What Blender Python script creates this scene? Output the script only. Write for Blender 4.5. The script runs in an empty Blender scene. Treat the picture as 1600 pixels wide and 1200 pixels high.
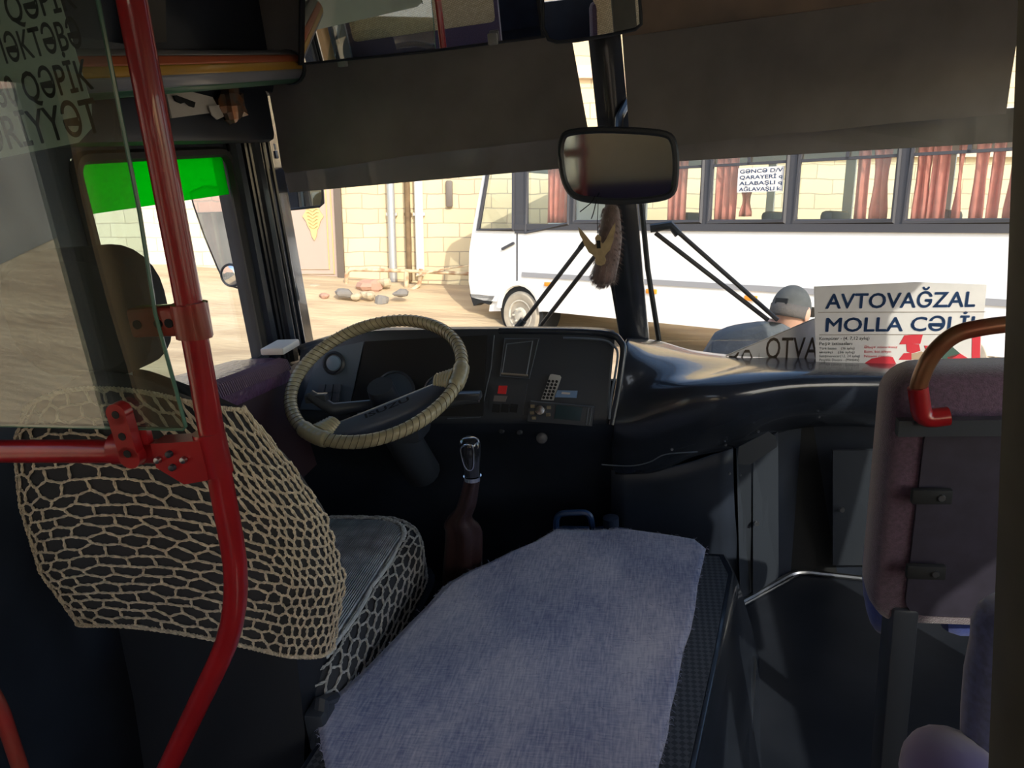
import bpy, bmesh, math, random
from mathutils import Vector, Matrix, noise
R_ = random.Random(7)
V = Vector
scn = bpy.context.scene
COL = scn.collection
# ------------------------------------------------------------------ camera
FPX = 1155.0
PITCH = math.atan(250 / FPX)
CAM = V((0, 0, 2.0))
cd = bpy.data.cameras.new('camera'); cam = bpy.data.objects.new('camera', cd); COL.objects.link(cam)
cd.sensor_width = 36; cd.lens = FPX / 1600 * 36; cd.clip_start = 0.02; cd.clip_end = 300
cam.location = CAM; cam.rotation_euler = (math.pi / 2 - PITCH, 0, 0)
scn.camera = cam
# ------------------------------------------------------------------ light
SUN_TRAVEL = V((-0.36, 0.93, -0.60))
w = bpy.data.worlds.new('sky'); scn.world = w; w.use_nodes = True
nt = w.node_tree; nt.nodes.clear()
sky = nt.nodes.new('ShaderNodeTexSky'); sky.sky_type = 'NISHITA'; sky.sun_disc = False
sky.sun_elevation = math.radians(31); sky.sun_rotation = math.radians(160); sky.dust_density = 1.5
bg = nt.nodes.new('ShaderNodeBackground'); bg.inputs[1].default_value = 0.36
wo = nt.nodes.new('ShaderNodeOutputWorld')
nt.links.new(sky.outputs[0], bg.inputs[0]); nt.links.new(bg.outputs[0], wo.inputs[0])
sd = bpy.data.lights.new('sun', 'SUN'); sd.energy = 3.6; sd.angle = math.radians(0.6); sd.color = (1, .93, .80)
so = bpy.data.objects.new('sun', sd); COL.objects.link(so)
so.rotation_euler = SUN_TRAVEL.to_track_quat('-Z', 'Y').to_euler(); so.location = (3, -6, 12)
vs = scn.view_settings
vs.view_transform = 'Standard'; vs.look = 'None'; vs.exposure = 0.08; vs.gamma = 1; vs.use_curve_mapping = False
# ------------------------------------------------------------------ frames: the bus stands a little tilted on the slope
H = 1.45
cr_, cdn, cf_ = V((1, 0, 0)), V((0, -math.sin(PITCH), -math.cos(PITCH))), V((0, math.cos(PITCH), -math.sin(PITCH)))
Fc = V((231, -392, 1155)).normalized(); Dc = V((324, 3594, 1155)); Dc = (Dc - Fc * Dc.dot(Fc)).normalized(); Rc = Dc.cross(Fc).normalized()
def c2w(c): return cr_ * c[0] + cdn * c[1] + cf_ * c[2]
bR, bF, bU = c2w(Rc), c2w(Fc), -c2w(Dc)
MB = Matrix.Translation(CAM - bU * H) @ Matrix((bR, bF, bU)).transposed().to_4x4()
MW = Matrix.Identity(4)
MV = Matrix.Translation((-.72, 13.85, 0)) @ Matrix(((.743, .669, 0), (-.669, .743, 0), (0, 0, 1))).to_4x4()
def px(x, y, u=None, v=None, w=None, d=None):      # a direction from the camera met with a plane of the bus frame
    c = V(((x - 800) / FPX, (y - 600) / FPX, 1))
    r = V((c.dot(Rc), c.dot(Fc), -c.dot(Dc)))
    t = u / r[0] if u is not None else v / r[1] if v is not None else (w - H) / r[2] if w is not None else d
    return V((r[0] * t, r[1] * t, r[2] * t + H))
def pw(x, y, Y=None, d=None):                      # the same in the world frame
    r = c2w(((x - 800) / FPX, (y - 600) / FPX, 1))
    t = Y / r.y if Y is not None else d
    return CAM + r * t
# ------------------------------------------------------------------ materials
MATS = {}
def pm(name, col, rough=.6, metal=0, spec=.5, var=None, bump=None, col2=None, stretch=(1, 1, 1), sheen=0, coat=0):
    if name in MATS: return MATS[name]
    m = bpy.data.materials.new(name); m.use_nodes = True; n = m.node_tree.nodes; l = m.node_tree.links
    b = n['Principled BSDF']; b.inputs['Base Color'].default_value = (*col, 1); b.inputs['Roughness'].default_value = rough
    b.inputs['Metallic'].default_value = metal; b.inputs['Specular IOR Level'].default_value = spec
    b.inputs['Sheen Weight'].default_value = sheen; b.inputs['Coat Weight'].default_value = coat
    tc = n.new('ShaderNodeTexCoord'); mp = n.new('ShaderNodeMapping'); mp.inputs['Scale'].default_value = stretch
    l.new(tc.outputs['Object'], mp.inputs['Vector'])
    if var:
        t = n.new('ShaderNodeTexNoise'); t.inputs['Scale'].default_value = var[0]; t.inputs['Detail'].default_value = 6
        l.new(mp.outputs[0], t.inputs['Vector'])
        r = n.new('ShaderNodeValToRGB'); c2 = col2 or tuple(c * (1 - var[1]) for c in col)
        r.color_ramp.elements[0].position = .35; r.color_ramp.elements[1].position = .65
        r.color_ramp.elements[0].color = (*c2, 1); r.color_ramp.elements[1].color = (*col, 1)
        l.new(t.outputs['Fac'], r.inputs[0]); l.new(r.outputs[0], b.inputs['Base Color'])
    if bump:
        t = n.new('ShaderNodeTexNoise'); t.inputs['Scale'].default_value = bump[0]; t.inputs['Detail'].default_value = 4
        l.new(mp.outputs[0], t.inputs['Vector']); bn = n.new('ShaderNodeBump'); bn.inputs['Strength'].default_value = bump[1]
        bn.inputs['Distance'].default_value = bump[2] if len(bump) > 2 else .01
        l.new(t.outputs['Fac'], bn.inputs['Height']); l.new(bn.outputs[0], b.inputs['Normal'])
    MATS[name] = m; return m
def glass(name, tint=(1, 1, 1), refl=1.0, dirt=0.0, dirtcol=(.6, .55, .45), ior=1.5):
    m = bpy.data.materials.new(name); m.use_nodes = True; n = m.node_tree.nodes; l = m.node_tree.links; n.clear()
    o = n.new('ShaderNodeOutputMaterial'); tr = n.new('ShaderNodeBsdfTransparent'); tr.inputs[0].default_value = (*tint, 1)
    g = n.new('ShaderNodeBsdfGlossy'); g.inputs['Roughness'].default_value = .01
    fr = n.new('ShaderNodeFresnel'); ge = n.new('ShaderNodeNewGeometry'); mi_ = n.new('ShaderNodeMath'); mi_.operation = 'MULTIPLY_ADD'   # same reflectance on both faces of the thin pane
    mi_.inputs[1].default_value = 1 / ior - ior; mi_.inputs[2].default_value = ior; l.new(ge.outputs['Backfacing'], mi_.inputs[0]); l.new(mi_.outputs[0], fr.inputs[0])
    mu = n.new('ShaderNodeMath'); mu.operation = 'MULTIPLY'; mu.inputs[1].default_value = refl; mu.use_clamp = True
    mx = n.new('ShaderNodeMixShader'); l.new(fr.outputs[0], mu.inputs[0]); l.new(mu.outputs[0], mx.inputs[0])
    last = tr
    if dirt:
        df = n.new('ShaderNodeBsdfDiffuse'); df.inputs[0].default_value = (*dirtcol, 1)
        tn = n.new('ShaderNodeTexNoise'); tn.inputs['Scale'].default_value = 9; tn.inputs['Detail'].default_value = 8
        tc = n.new('ShaderNodeTexCoord'); l.new(tc.outputs['Object'], tn.inputs['Vector'])
        m2 = n.new('ShaderNodeMath'); m2.operation = 'MULTIPLY'; m2.inputs[1].default_value = dirt; l.new(tn.outputs['Fac'], m2.inputs[0])
        md = n.new('ShaderNodeMixShader'); l.new(m2.outputs[0], md.inputs[0]); l.new(tr.outputs[0], md.inputs[1]); l.new(df.outputs[0], md.inputs[2]); last = md
    l.new(last.outputs[0], mx.inputs[1]); l.new(g.outputs[0], mx.inputs[2]); l.new(mx.outputs[0], o.inputs[0])
    return m
BLACK = pm('black_plastic', (.034, .040, .052), .38, bump=(220, .12, .002))
GLOSSB = pm('glossy_black_vinyl', (.026, .032, .046), .22, var=(7, .3), bump=(30, .08, .004), coat=.3)
DARK = pm('dark_panel', (.023, .030, .048), .5, var=(6, .35))
MATTE = pm('matte_black', (.008, .009, .011), .8)
SLATE = pm('slate_panel', (.10, .12, .15), .35)
RED = pm('red_enamel', (.36, .012, .016), .28, var=(14, .25), coat=.5)
REDWORN = pm('worn_red_enamel', (.36, .02, .02), .35, var=(9, .5), col2=(.22, .05, .03), coat=.3)
CHROME = pm('chrome', (.75, .76, .78), .15, 1)
STEEL = pm('steel', (.45, .46, .48), .3, 1)
MIRROR = pm('mirror_silver', (.85, .86, .87), .01, 1)
MIRRORD = pm('dusty_mirror_silver', (.42, .44, .47), .06, 1)
RUBBER = pm('rubber', (.02, .02, .02), .7)
WINDOWG = glass('window_glass', (.97, .99, .98), .7, .015)
WSG = glass('windscreen_glass', (.97, .98, .97), .5, .02, (.7, .66, .6))
PARTG = glass('partition_glass', (.84, .91, .87), 1.6, .06, (.55, .55, .48), 1.9)
PARTE = pm('green_glass_edge', (.10, .22, .17), .15)
GREENF = None
def film(name, col, alpha):
    m = bpy.data.materials.new(name); m.use_nodes = True; n = m.node_tree.nodes; l = m.node_tree.links; n.clear()
    o = n.new('ShaderNodeOutputMaterial'); a = n.new('ShaderNodeBsdfTranslucent'); a.inputs[0].default_value = (*col, 1)
    t = n.new('ShaderNodeBsdfTransparent'); t.inputs[0].default_value = (*col, 1); mx = n.new('ShaderNodeMixShader'); mx.inputs[0].default_value = alpha
    l.new(a.outputs[0], mx.inputs[1]); l.new(t.outputs[0], mx.inputs[2]); l.new(mx.outputs[0], o.inputs[0]); return m
GREENF = film('green_film', (.01, .70, .07), .45)
CREAM = pm('wrapped_cream_vinyl', (.50, .43, .27), .33, var=(20, .25), bump=(120, .2, .002), coat=.25)
ROPE = pm('crochet_cord', (.78, .64, .47), .9, var=(150, .35), bump=(400, .6, .002), sheen=.3)
WOOL = pm('white_crochet_wool', (.60, .60, .60), .95, bump=(260, .8, .003), sheen=.3)
DENIM = pm('denim_weave', (.42, .42, .52), .95, sheen=.4)
def denim():
    n = DENIM.node_tree.nodes; l = DENIM.node_tree.links; b = n['Principled BSDF']; tc = n.new('ShaderNodeTexCoord'); outs = []
    for sc_, sr, det in ((1, (230, 26, 26), 3), (1, (40, 260, 40), 2), (1, (5.5, 3.2, 5), 5)):
        mp = n.new('ShaderNodeMapping'); mp.inputs['Scale'].default_value = sr; mp.inputs['Rotation'].default_value = (0, 0, -.12); t = n.new('ShaderNodeTexNoise'); t.inputs['Scale'].default_value = sc_; t.inputs['Detail'].default_value = det
        l.new(tc.outputs['Object'], mp.inputs[0]); l.new(mp.outputs[0], t.inputs['Vector']); outs.append(t.outputs['Fac'])
    def mixv(a, b_, f):
        m = n.new('ShaderNodeMix'); m.inputs[0].default_value = f; l.new(a, m.inputs[2]); l.new(b_, m.inputs[3]); return m.outputs[0]
    fine = mixv(outs[0], outs[1], .4); al = mixv(fine, outs[2], .45)
    r = n.new('ShaderNodeValToRGB'); e = r.color_ramp.elements; e[0].position = .36; e[0].color = (.12, .15, .32, 1); e[1].position = .62; e[1].color = (.60, .58, .68, 1); k = e.new(.48); k.color = (.33, .345, .50, 1)
    l.new(al, r.inputs[0]); l.new(r.outputs[0], b.inputs['Base Color'])
    bn = n.new('ShaderNodeBump'); bn.inputs['Strength'].default_value = .35; bn.inputs['Distance'].default_value = .002; l.new(fine, bn.inputs['Height']); l.new(bn.outputs[0], b.inputs['Normal'])
denim()
PURPLE = pm('purple_vinyl', (.13, .06, .13), .32, bump=(70, .9, .006), var=(25, .3))
MAROON = pm('maroon_side_panel', (.035, .018, .024), .5)
SEATF = pm('purple_moquette', (.12, .065, .11), .95, var=(160, .4), bump=(500, .5, .003), sheen=.6)
SEATB = pm('blue_moquette', (.02, .05, .30), .85, var=(60, .3), bump=(300, .3, .002), sheen=.4)
SEATR = pm('dark_seat_shell', (.030, .025, .045), .7, var=(30, .3))
CARD = pm('white_card', (.60, .56, .52), .8, var=(12, .15))
BOARD = pm('sign_board_white', (.72, .70, .70), .6, var=(20, .08))
INKB = pm('blue_ink', (.02, .07, .20), .6)
INKK = pm('black_ink', (.03, .04, .035), .7)
INKG = pm('grey_ink', (.22, .17, .13), .7)
REDP = pm('red_print', (.60, .03, .05), .6)
VISOR = pm('dark_sun_visor', (.24, .225, .22), .6, var=(5, .35), bump=(200, .2, .001))
def translucent(m, col, fac):
    n = m.node_tree.nodes; l = m.node_tree.links; b = n['Principled BSDF']; o = n['Material Output']
    t = n.new('ShaderNodeBsdfTranslucent'); t.inputs[0].default_value = (*col, 1); x = n.new('ShaderNodeMixShader'); x.inputs[0].default_value = fac
    l.new(b.outputs[0], x.inputs[1]); l.new(t.outputs[0], x.inputs[2]); l.new(x.outputs[0], o.inputs[0]); return m
translucent(VISOR, (.6, .55, .52), .13)
VISORT = pm('sunlit_dusty_visor', (.34, .25, .19), .8, var=(4, .7), col2=(.12, .10, .09), bump=(60, .3, .002)); translucent(VISORT, (.6, .5, .42), .22)  # dusty brown, made lighter so the sun patch sits in the colour
WHITEP = pm('white_bus_paint', (.86, .85, .84), .3, coat=.3, var=(2, .04))
# ------------------------------------------------------------------ mesh builder
class MM:
    def __init__(s): s.v = []; s.f = []; s.m = []
    def add(s, vs_, fs, mi=0):
        o = len(s.v); s.v += [V(q) for q in vs_]; s.f += [tuple(i + o for i in f) for f in fs]; s.m += [mi] * len(fs); return s
    def box(s, c, h, mi=0, rot=None, bev=0, seg=2):
        bm = bmesh.new(); bmesh.ops.create_cube(bm, size=2)
        for q in bm.verts: q.co = V((q.co.x * h[0], q.co.y * h[1], q.co.z * h[2]))
        if bev: bmesh.ops.bevel(bm, geom=bm.edges[:], offset=bev, segments=seg, affect='EDGES', profile=.5)
        bm.verts.index_update(); c = V(c)
        s.add([(rot @ q.co if rot else q.co) + c for q in bm.verts], [[q.index for q in f.verts] for f in bm.faces], mi); bm.free(); return s
    def slab(s, pts, off, mi=0):                    # polygon pushed along a vector
        n = len(pts); off = V(off); p = [V(q) for q in pts]
        s.add(p + [q + off for q in p], [tuple(range(n))[::-1], tuple(range(n, 2 * n))] + [(i, (i + 1) % n, (i + 1) % n + n, i + n) for i in range(n)], mi); return s
    def tube(s, pts, r, n=10, closed=False, mi=0, cap=True, up=None):
        p = [V(q) for q in pts]; k = len(p); rr = r if isinstance(r, (list, tuple)) else [r] * k
        tn = []
        for i in range(k):
            a = p[(i - 1) % k] if closed or i > 0 else p[i]; b = p[(i + 1) % k] if closed or i < k - 1 else p[i]
            tn.append((b - a).normalized())
        nn = tn[0].orthogonal().normalized() if up is None else (V(up) - tn[0] * V(up).dot(tn[0])).normalized()
        vs_ = []
        for i in range(k):
            nn = (nn - tn[i] * nn.dot(tn[i])).normalized(); bb = tn[i].cross(nn)
            for j in range(n):
                a = 2 * math.pi * j / n; vs_.append(p[i] + (nn * math.cos(a) + bb * math.sin(a)) * rr[i])
        fs = []
        for i in range(k if closed else k - 1):
            i2 = (i + 1) % k
            for j in range(n): fs.append((i * n + j, i * n + (j + 1) % n, i2 * n + (j + 1) % n, i2 * n + j))
        if cap and not closed: fs += [tuple(range(n))[::-1], tuple(range((k - 1) * n, k * n))]
        s.add(vs_, fs, mi); return s
    def loft(s, rings, mi=0, cap=True, closed=True):
        n = len(rings[0]); fs = []
        for i in range(len(rings) - 1):
            for j in range(n if closed else n - 1): fs.append((i * n + j, i * n + (j + 1) % n, (i + 1) * n + (j + 1) % n, (i + 1) * n + j))
        if cap and closed: fs += [tuple(range(n))[::-1], tuple(range((len(rings) - 1) * n, len(rings) * n))]
        s.add([q for r in rings for q in r], fs, mi); return s
    def lathe(s, c, ax, prof, n=20, mi=0, cap=True):    # prof = (distance along the axis, radius)
        ax = V(ax).normalized(); a = ax.orthogonal().normalized(); b = ax.cross(a); c = V(c)
        return s.loft([[c + ax * h_ + (a * math.cos(2 * math.pi * j / n) + b * math.sin(2 * math.pi * j / n)) * r for j in range(n)] for h_, r in prof], mi, cap)
    def ell(s, c, h, mi=0, rot=None, n=16, m=10):
        rings = []
        c = V(c)
        for i in range(m + 1):
            a = math.pi * (i + .02) / (m + .04); rings.append([c + ((rot or Matrix.Identity(3)) @ V((h[0] * math.sin(a) * math.cos(2 * math.pi * j / n), h[1] * math.sin(a) * math.sin(2 * math.pi * j / n), -h[2] * math.cos(a)))) for j in range(n)])
        return s.loft(rings, mi)
ORG = {}
def setp(o, label=None, cat=None, group=None, kind=None):
    if label: o['label'] = label
    if cat: o['category'] = cat
    if group: o['group'] = group
    if kind: o['kind'] = kind
    return o
def thing(name, label, cat, org, frame=MB, group=None):
    o = bpy.data.objects.new(name, None); COL.objects.link(o); o.empty_display_size = .05
    o.matrix_world = frame @ Matrix.Translation(V(org)); ORG[o] = (V(org), frame)
    return setp(o, label, cat, group)
def part(name, mm, mats, parent=None, org=None, frame=MB, smooth=38, label=None, solid=0, sub=0):
    if parent is not None: og, frame = ORG[parent]
    else:
        og = V(org) if org is not None else sum(mm.v, V()) / len(mm.v)
    me = bpy.data.meshes.new(name); me.from_pydata([q - og for q in mm.v], [], mm.f)
    for m in (mats if isinstance(mats, (list, tuple)) else [mats]): me.materials.append(m)
    me.polygons.foreach_set('material_index', mm.m)
    bm = bmesh.new(); bm.from_mesh(me)
    if not solid: bmesh.ops.recalc_face_normals(bm, faces=bm.faces)
    a = math.radians(smooth)
    for e in bm.edges: e.smooth = not (len(e.link_faces) == 2 and e.calc_face_angle(0) > a)
    for f in bm.faces: f.smooth = True
    bm.to_mesh(me); bm.free()
    o = bpy.data.objects.new(name, me); COL.objects.link(o)
    if parent is not None: o.parent = parent
    else: o.matrix_world = frame @ Matrix.Translation(og)
    ORG[o] = (og, frame)
    if solid: md = o.modifiers.new('thickness', 'SOLIDIFY'); md.thickness = solid; md.offset = 0
    if sub: md = o.modifiers.new('smoothing', 'SUBSURF'); md.levels = sub; md.render_levels = sub
    if label: o['label'] = label
    return o
def solo(name, label, cat, mm, mats, org=None, frame=MB, group=None, kind=None, **k):
    return setp(part(name, mm, mats, None, org, frame, **k), label, cat, group, kind)
def struct(name, mm, mats, frame=MB, label=None, **k):
    return setp(part(name, mm, mats, None, None, frame, **k), label, None, None, 'structure')
def cr(pts, k=6, closed=False):                     # Catmull-Rom through points
    p = [V(q) for q in pts]; n = len(p); out = []
    for i in range(n if closed else n - 1):
        a, b, c, d = (p[(i - 1) % n], p[i], p[(i + 1) % n], p[(i + 2) % n]) if closed else (p[max(i - 1, 0)], p[i], p[i + 1], p[min(i + 2, n - 1)])
        for j in range(k):
            t = j / k; out.append(.5 * ((2 * b) + (c - a) * t + (2 * a - 5 * b + 4 * c - d) * t * t + (3 * b - a - 3 * c + d) * t ** 3))
    if not closed: out.append(p[-1])
    return out
def bend(pts, r, k=6):                              # polyline with rounded corners
    p = [V(q) for q in pts]; out = [p[0]]
    for i in range(1, len(p) - 1):
        a = (p[i - 1] - p[i]); b = (p[i + 1] - p[i]); rr = min(r, a.length * .45, b.length * .45)
        s0 = p[i] + a.normalized() * rr; s1 = p[i] + b.normalized() * rr
        for j in range(k + 1):
            t = j / k; out.append(s0 * (1 - t) ** 2 + p[i] * 2 * t * (1 - t) + s1 * t * t)
    out.append(p[-1]); return out
def rrect(cx, cy, hx, hy, r, k=5):                  # 2-D rounded rectangle
    out = []
    for sx, sy, a0 in ((1, -1, -90), (1, 1, 0), (-1, 1, 90), (-1, -1, 180)):
        for j in range(k + 1):
            a = math.radians(a0 + 90 * j / k); out.append((cx + sx * (hx - r) + r * math.cos(a), cy + sy * (hy - r) + r * math.sin(a)))
    return out
def flat(outer, holes, ax, thick):                  # polygon with holes, ax(a, b) -> 3-D point, thickness vector
    cu = bpy.data.curves.new('tmp', 'CURVE'); cu.dimensions = '2D'; cu.fill_mode = 'BOTH'
    for poly in [outer] + holes:
        sp = cu.splines.new('POLY'); sp.points.add(len(poly) - 1); sp.use_cyclic_u = True
        for q, (a, b) in zip(sp.points, poly): q.co = (a, b, 0, 1)
    o = bpy.data.objects.new('tmp', cu); COL.objects.link(o)
    dg = bpy.context.evaluated_depsgraph_get(); me = bpy.data.meshes.new_from_object(o.evaluated_get(dg))
    mm = MM(); t = V(thick); n = len(me.vertices)
    base = [V(ax(q.co.x, q.co.y)) for q in me.vertices]
    fs = [tuple(f.vertices) for f in me.polygons]
    cnt = {}
    for f in fs:
        for i in range(len(f)):
            a, b = f[i], f[(i + 1) % len(f)]; k = (min(a, b), max(a, b)); cnt.setdefault(k, []).append((a, b))
    side = [(b, a, a + n, b + n) for v_ in cnt.values() if len(v_) == 1 for a, b in v_]
    mm.add(base + [q + t for q in base], fs + [tuple(i + n for i in f)[::-1] for f in fs] + side)
    bpy.data.objects.remove(o); bpy.data.curves.remove(cu); bpy.data.meshes.remove(me)
    return mm
def textmesh(txt, ax, height, ox=0, oy=0, depth=.0006, sx=1.0, bold=0, align='LEFT', mi=0, width=None):
    cu = bpy.data.curves.new('tmp', 'FONT'); cu.body = txt; cu.size = 1; cu.align_x = align; cu.offset = 0; cu.resolution_u = 3
    o = bpy.data.objects.new('tmp', cu); COL.objects.link(o)
    dg = bpy.context.evaluated_depsgraph_get(); me = bpy.data.meshes.new_from_object(o.evaluated_get(dg))
    xs = [q.co.x for q in me.vertices]; k = height / .72
    if width: sx = width / ((max(xs) - min(xs)) * k); ox0 = -min(xs) * k * sx
    else: ox0 = 0
    mm = MM(); mm.add([ax(ox + ox0 + q.co.x * k * sx, oy + q.co.y * k) for q in me.vertices], [tuple(f.vertices) for f in me.polygons], mi)
    if bold:
        base = [tuple(q.co) for q in me.vertices]; fs_ = [tuple(f.vertices) for f in me.polygons]
        for dx, dy in ((bold, 0), (-bold, 0), (0, bold), (0, -bold)): mm.add([ax(ox + ox0 + (q[0] + dx) * k * sx, oy + (q[1] + dy) * k) for q in base], fs_, mi)
    bpy.data.objects.remove(o); bpy.data.curves.remove(cu); bpy.data.meshes.remove(me)
    return mm
def plane_ax(p0, px_, py_):                          # 2-D to 3-D on a plane with unit axes
    a, b = V(px_).normalized(), V(py_); b = (b - a * b.dot(a)).normalized(); n = a.cross(b)
    return (lambda x, y, z=0, P=V(p0): P + a * x + b * y + n * z), n
# ================================================================== OUTSIDE: yard
def gz(x, y):
    r = math.hypot(x, y); s = min(max((y - 11.6 - .12 * x) / 5.5, 0), 1); s = s * s * (3 - 2 * s)
    z = s * (.72 - .055 * x if x < 4 else .5)
    a = min(max((-x - 9 + (y * .1)) / 8, 0), 1); z += 0.9 * a * a * (3 - 2 * a) if y < 10 else 0
    return z
def ground():
    mm = MM(); xs = [-60, -45, -34, -26, -20] + [-16 + .4 * i for i in range(80)] + [18, 24, 34, 50]
    ys = [-60, -45, -32, -24, -18, -13, -9, -6, -4, -2] + [0 + .3 * i for i in range(67)] + [22, 28]
    vs_ = [(x, y, gz(x, y) + .05 * noise.fractal(V((x * .6, y * .6, 0)), 1, 2, 4) + .02 * noise.noise(V((x * 3, y * 3, 1)))) for y in ys for x in xs]
    n = len(xs); mm.add(vs_, [(j * n + i, j * n + i + 1, (j + 1) * n + i + 1, (j + 1) * n + i) for j in range(len(ys) - 1) for i in range(n - 1)])
    return mm
SAND = pm('dry_sandy_soil', (.60, .46, .29), .95, var=(1.2, .25), col2=(.44, .32, .20), stretch=(.5, 2.2, 1), bump=(6, .5, .05))
struct('ground', ground(), SAND, MW, label='dry pale sandy yard between the buildings')
def stone(name, c1, c2, mort, bw, bh):
    m = bpy.data.materials.new(name); m.use_nodes = True; n = m.node_tree.nodes; l = m.node_tree.links; b = n['Principled BSDF']
    tc = n.new('ShaderNodeTexCoord'); mp = n.new('ShaderNodeMapping'); mp.inputs['Rotation'].default_value = (math.radians(90), 0, 0)
    br = n.new('ShaderNodeTexBrick'); br.inputs['Color1'].default_value = (*c1, 1); br.inputs['Color2'].default_value = (*c2, 1); br.inputs['Mortar'].default_value = (*mort, 1)
    br.inputs['Scale'].default_value = 1; br.inputs['Brick Width'].default_value = bw; br.inputs['Row Height'].default_value = bh; br.inputs['Mortar Size'].default_value = .012
    br.inputs['Mortar Smooth'].default_value = .3; br.inputs['Bias'].default_value = -.2
    dn = n.new('ShaderNodeTexNoise'); dn.inputs['Scale'].default_value = 2.2
    ad = n.new('ShaderNodeMixRGB'); ad.blend_type = 'ADD'; ad.inputs[0].default_value = .07
    l.new(tc.outputs['Object'], dn.inputs['Vector']); l.new(tc.outputs['Object'], ad.inputs[1]); l.new(dn.outputs['Color'], ad.inputs[2])
    l.new(ad.outputs[0], mp.inputs['Vector']); l.new(mp.outputs[0], br.inputs['Vector'])
    l.new(br.outputs['Color'], b.inputs['Base Color']); b.inputs['Roughness'].default_value = .9
    bn = n.new('ShaderNodeBump'); bn.inputs['Strength'].default_value = .6; bn.inputs['Distance'].default_value = .02; bn.invert = True
    l.new(br.outputs['Fac'], bn.inputs['Height']); l.new(bn.outputs[0], b.inputs['Normal'])
    return m
LIME = stone('yellow_limestone_blocks', (.72, .59, .38), (.63, .50, .31), (.42, .34, .24), .68, .30)
PALE = stone('pale_limestone_blocks', (.72, .66, .52), (.64, .58, .45), (.50, .44, .35), .68, .30)
PINK = stone('pink_brick', (.62, .42, .34), (.52, .34, .28), (.45, .36, .30), .5, .22)
YW = 16.0
gx0, gx1 = pw(432, 400, Y=YW).x, pw(536, 400, Y=YW).x
mm = flat([(gx1, -.5), (13, -.5), (13, 8.2), (gx1, 8.2)], [], lambda a, b: (a, YW, b), (0, .4, 0))
struct('wall_limestone', mm, LIME, MW, label='yellow limestone block wall behind the parked bus')
mm = MM().slab([(gx0 - 8, YW + .9, -.5), (gx0, YW, -.5), (gx0, YW, 8.2), (gx0 - 8, YW + .9, 8.2)], (0, .4, 0))
struct('wall_pale', mm, PALE, MW, label='pale stone wall left of the metal gate')
mm = MM().box(((gx0 + gx1) / 2, YW + .2, 6.2), ((gx1 - gx0) / 2, .2, 2.0)); struct('wall_over_gate', mm, PALE, MW)
mm = MM().box((-2, YW - .06, 5.0), (11, .08, .12)); mm.box((8, YW - .06, 3.45), (5, .1, .1))
struct('trim_1', mm, pm('pinkish_string_course', (.75, .55, .42), .8), MW, label='pinkish ledge along the stone wall')
mm = MM().slab([(gx0 - 8, YW + .75, .5), (gx1 + .6, YW - .35, .35), (gx1 + .6, YW + .3, .35), (gx0 - 8, YW + 1.3, .5)], (0, 0, .32))
struct('trim_2', mm, pm('pale_concrete_kerb', (.70, .66, .60), .9, bump=(9, .4, .02)), MW, label='pale concrete kerb under the gate')
# gate
GATE = pm('pinkish_brown_gate_paint', (.44, .33, .28), .5); GOLD = pm('dull_gold_paint', (.58, .44, .20), .45)
gc = (gx0 + gx1) / 2; gw = (gx1 - gx0) / 2
t = thing('metal_gate', 'pinkish brown metal gate with gold frame lines and leaf ornament', 'gate', (gc, YW, .7), MW)
part('gate_panel', MM().box((gc, YW + .02, 2.45), (gw, .03, 1.75)), GATE, t)
part('gate_post', MM().box((gx1 - .04, YW - .02, 2.4), (.07, .08, 1.85)), pm('dark_brown_post', (.12, .09, .07), .6), t)
part('gate_post', MM().box((gx0 + .04, YW - .02, 2.4), (.07, .08, 1.85)), MATS['dark_brown_post'], t)
mm = MM()
for ins in (.20, .30):
    a, b, z0, z1 = gx0 + ins, gx1 - ins, .75 + ins, 4.2 - ins
    mm.tube([(a, YW - .02, z0), (b, YW - .02, z0), (b, YW - .02, z1), (a, YW - .02, z1)], .014, 6, True)
part('frame_line', mm, GOLD, t)
ox, oz = pw(490, 342, Y=YW).x, pw(490, 342, Y=YW).z
mm = MM()
lf = [(0, .48), (.10, .33), (.15, .16), (.22, .05), (.15, -.05), (.12, -.15), (.07, -.24), (.05, -.36), (0, -.45)]
mm.slab([(ox + a, YW - .045, oz + b) for a, b in lf] + [(ox - a, YW - .045, oz + b) for a, b in lf[-2:0:-1]], (0, .04, 0))
for i in range(9):
    z_ = oz - .2 + i * .07; mm.tube([(ox, YW - .05, z_), (ox + .08, YW - .06, z_ + .06), (ox + .13 - abs(i - 4) * .012, YW - .05, z_ + .05)], .012, 5); mm.tube([(ox, YW - .05, z_), (ox - .08, YW - .06, z_ + .06), (ox - .13 + abs(i - 4) * .012, YW - .05, z_ + .05)], .012, 5)
part('leaf_ornament', mm, GOLD, t)
# pipes on the wall
def wpipe(name, label, xpx, rad, mat, ytop=8, ybot=440, yy=YW - .12):
    p0 = pw(xpx, ybot, Y=yy); mm = MM().tube([(p0.x, yy, p0.z), (p0.x, yy, ytop)], rad, 12)
    for z in (2.2, 4.4): mm.box((p0.x, yy + .06, z), (rad * 1.3, .05, .03))
    return solo(name, label, 'pipe', mm, mat, (p0.x, yy, p0.z), MW)
wpipe('drain_pipe', 'grey metal downpipe on the limestone wall, the left one', 615, .085, pm('galvanised', (.55, .55, .55), .4, .6))
wpipe('rusty_pipe', 'narrow dark rusty brown pipe between the two downpipes', 640, .06, pm('rust', (.22, .14, .07), .8, var=(5, .4)))
wpipe('white_pipe', 'white plastic downpipe on the limestone wall, right of the rusty pipe', 657, .09, pm('white_pvc', (.85, .82, .76), .4), ybot=430)
PIPEY = pm('cream_gas_pipe', (.66, .56, .38), .6, var=(7, .35), col2=(.40, .22, .12))
yg = YW - .55
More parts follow.
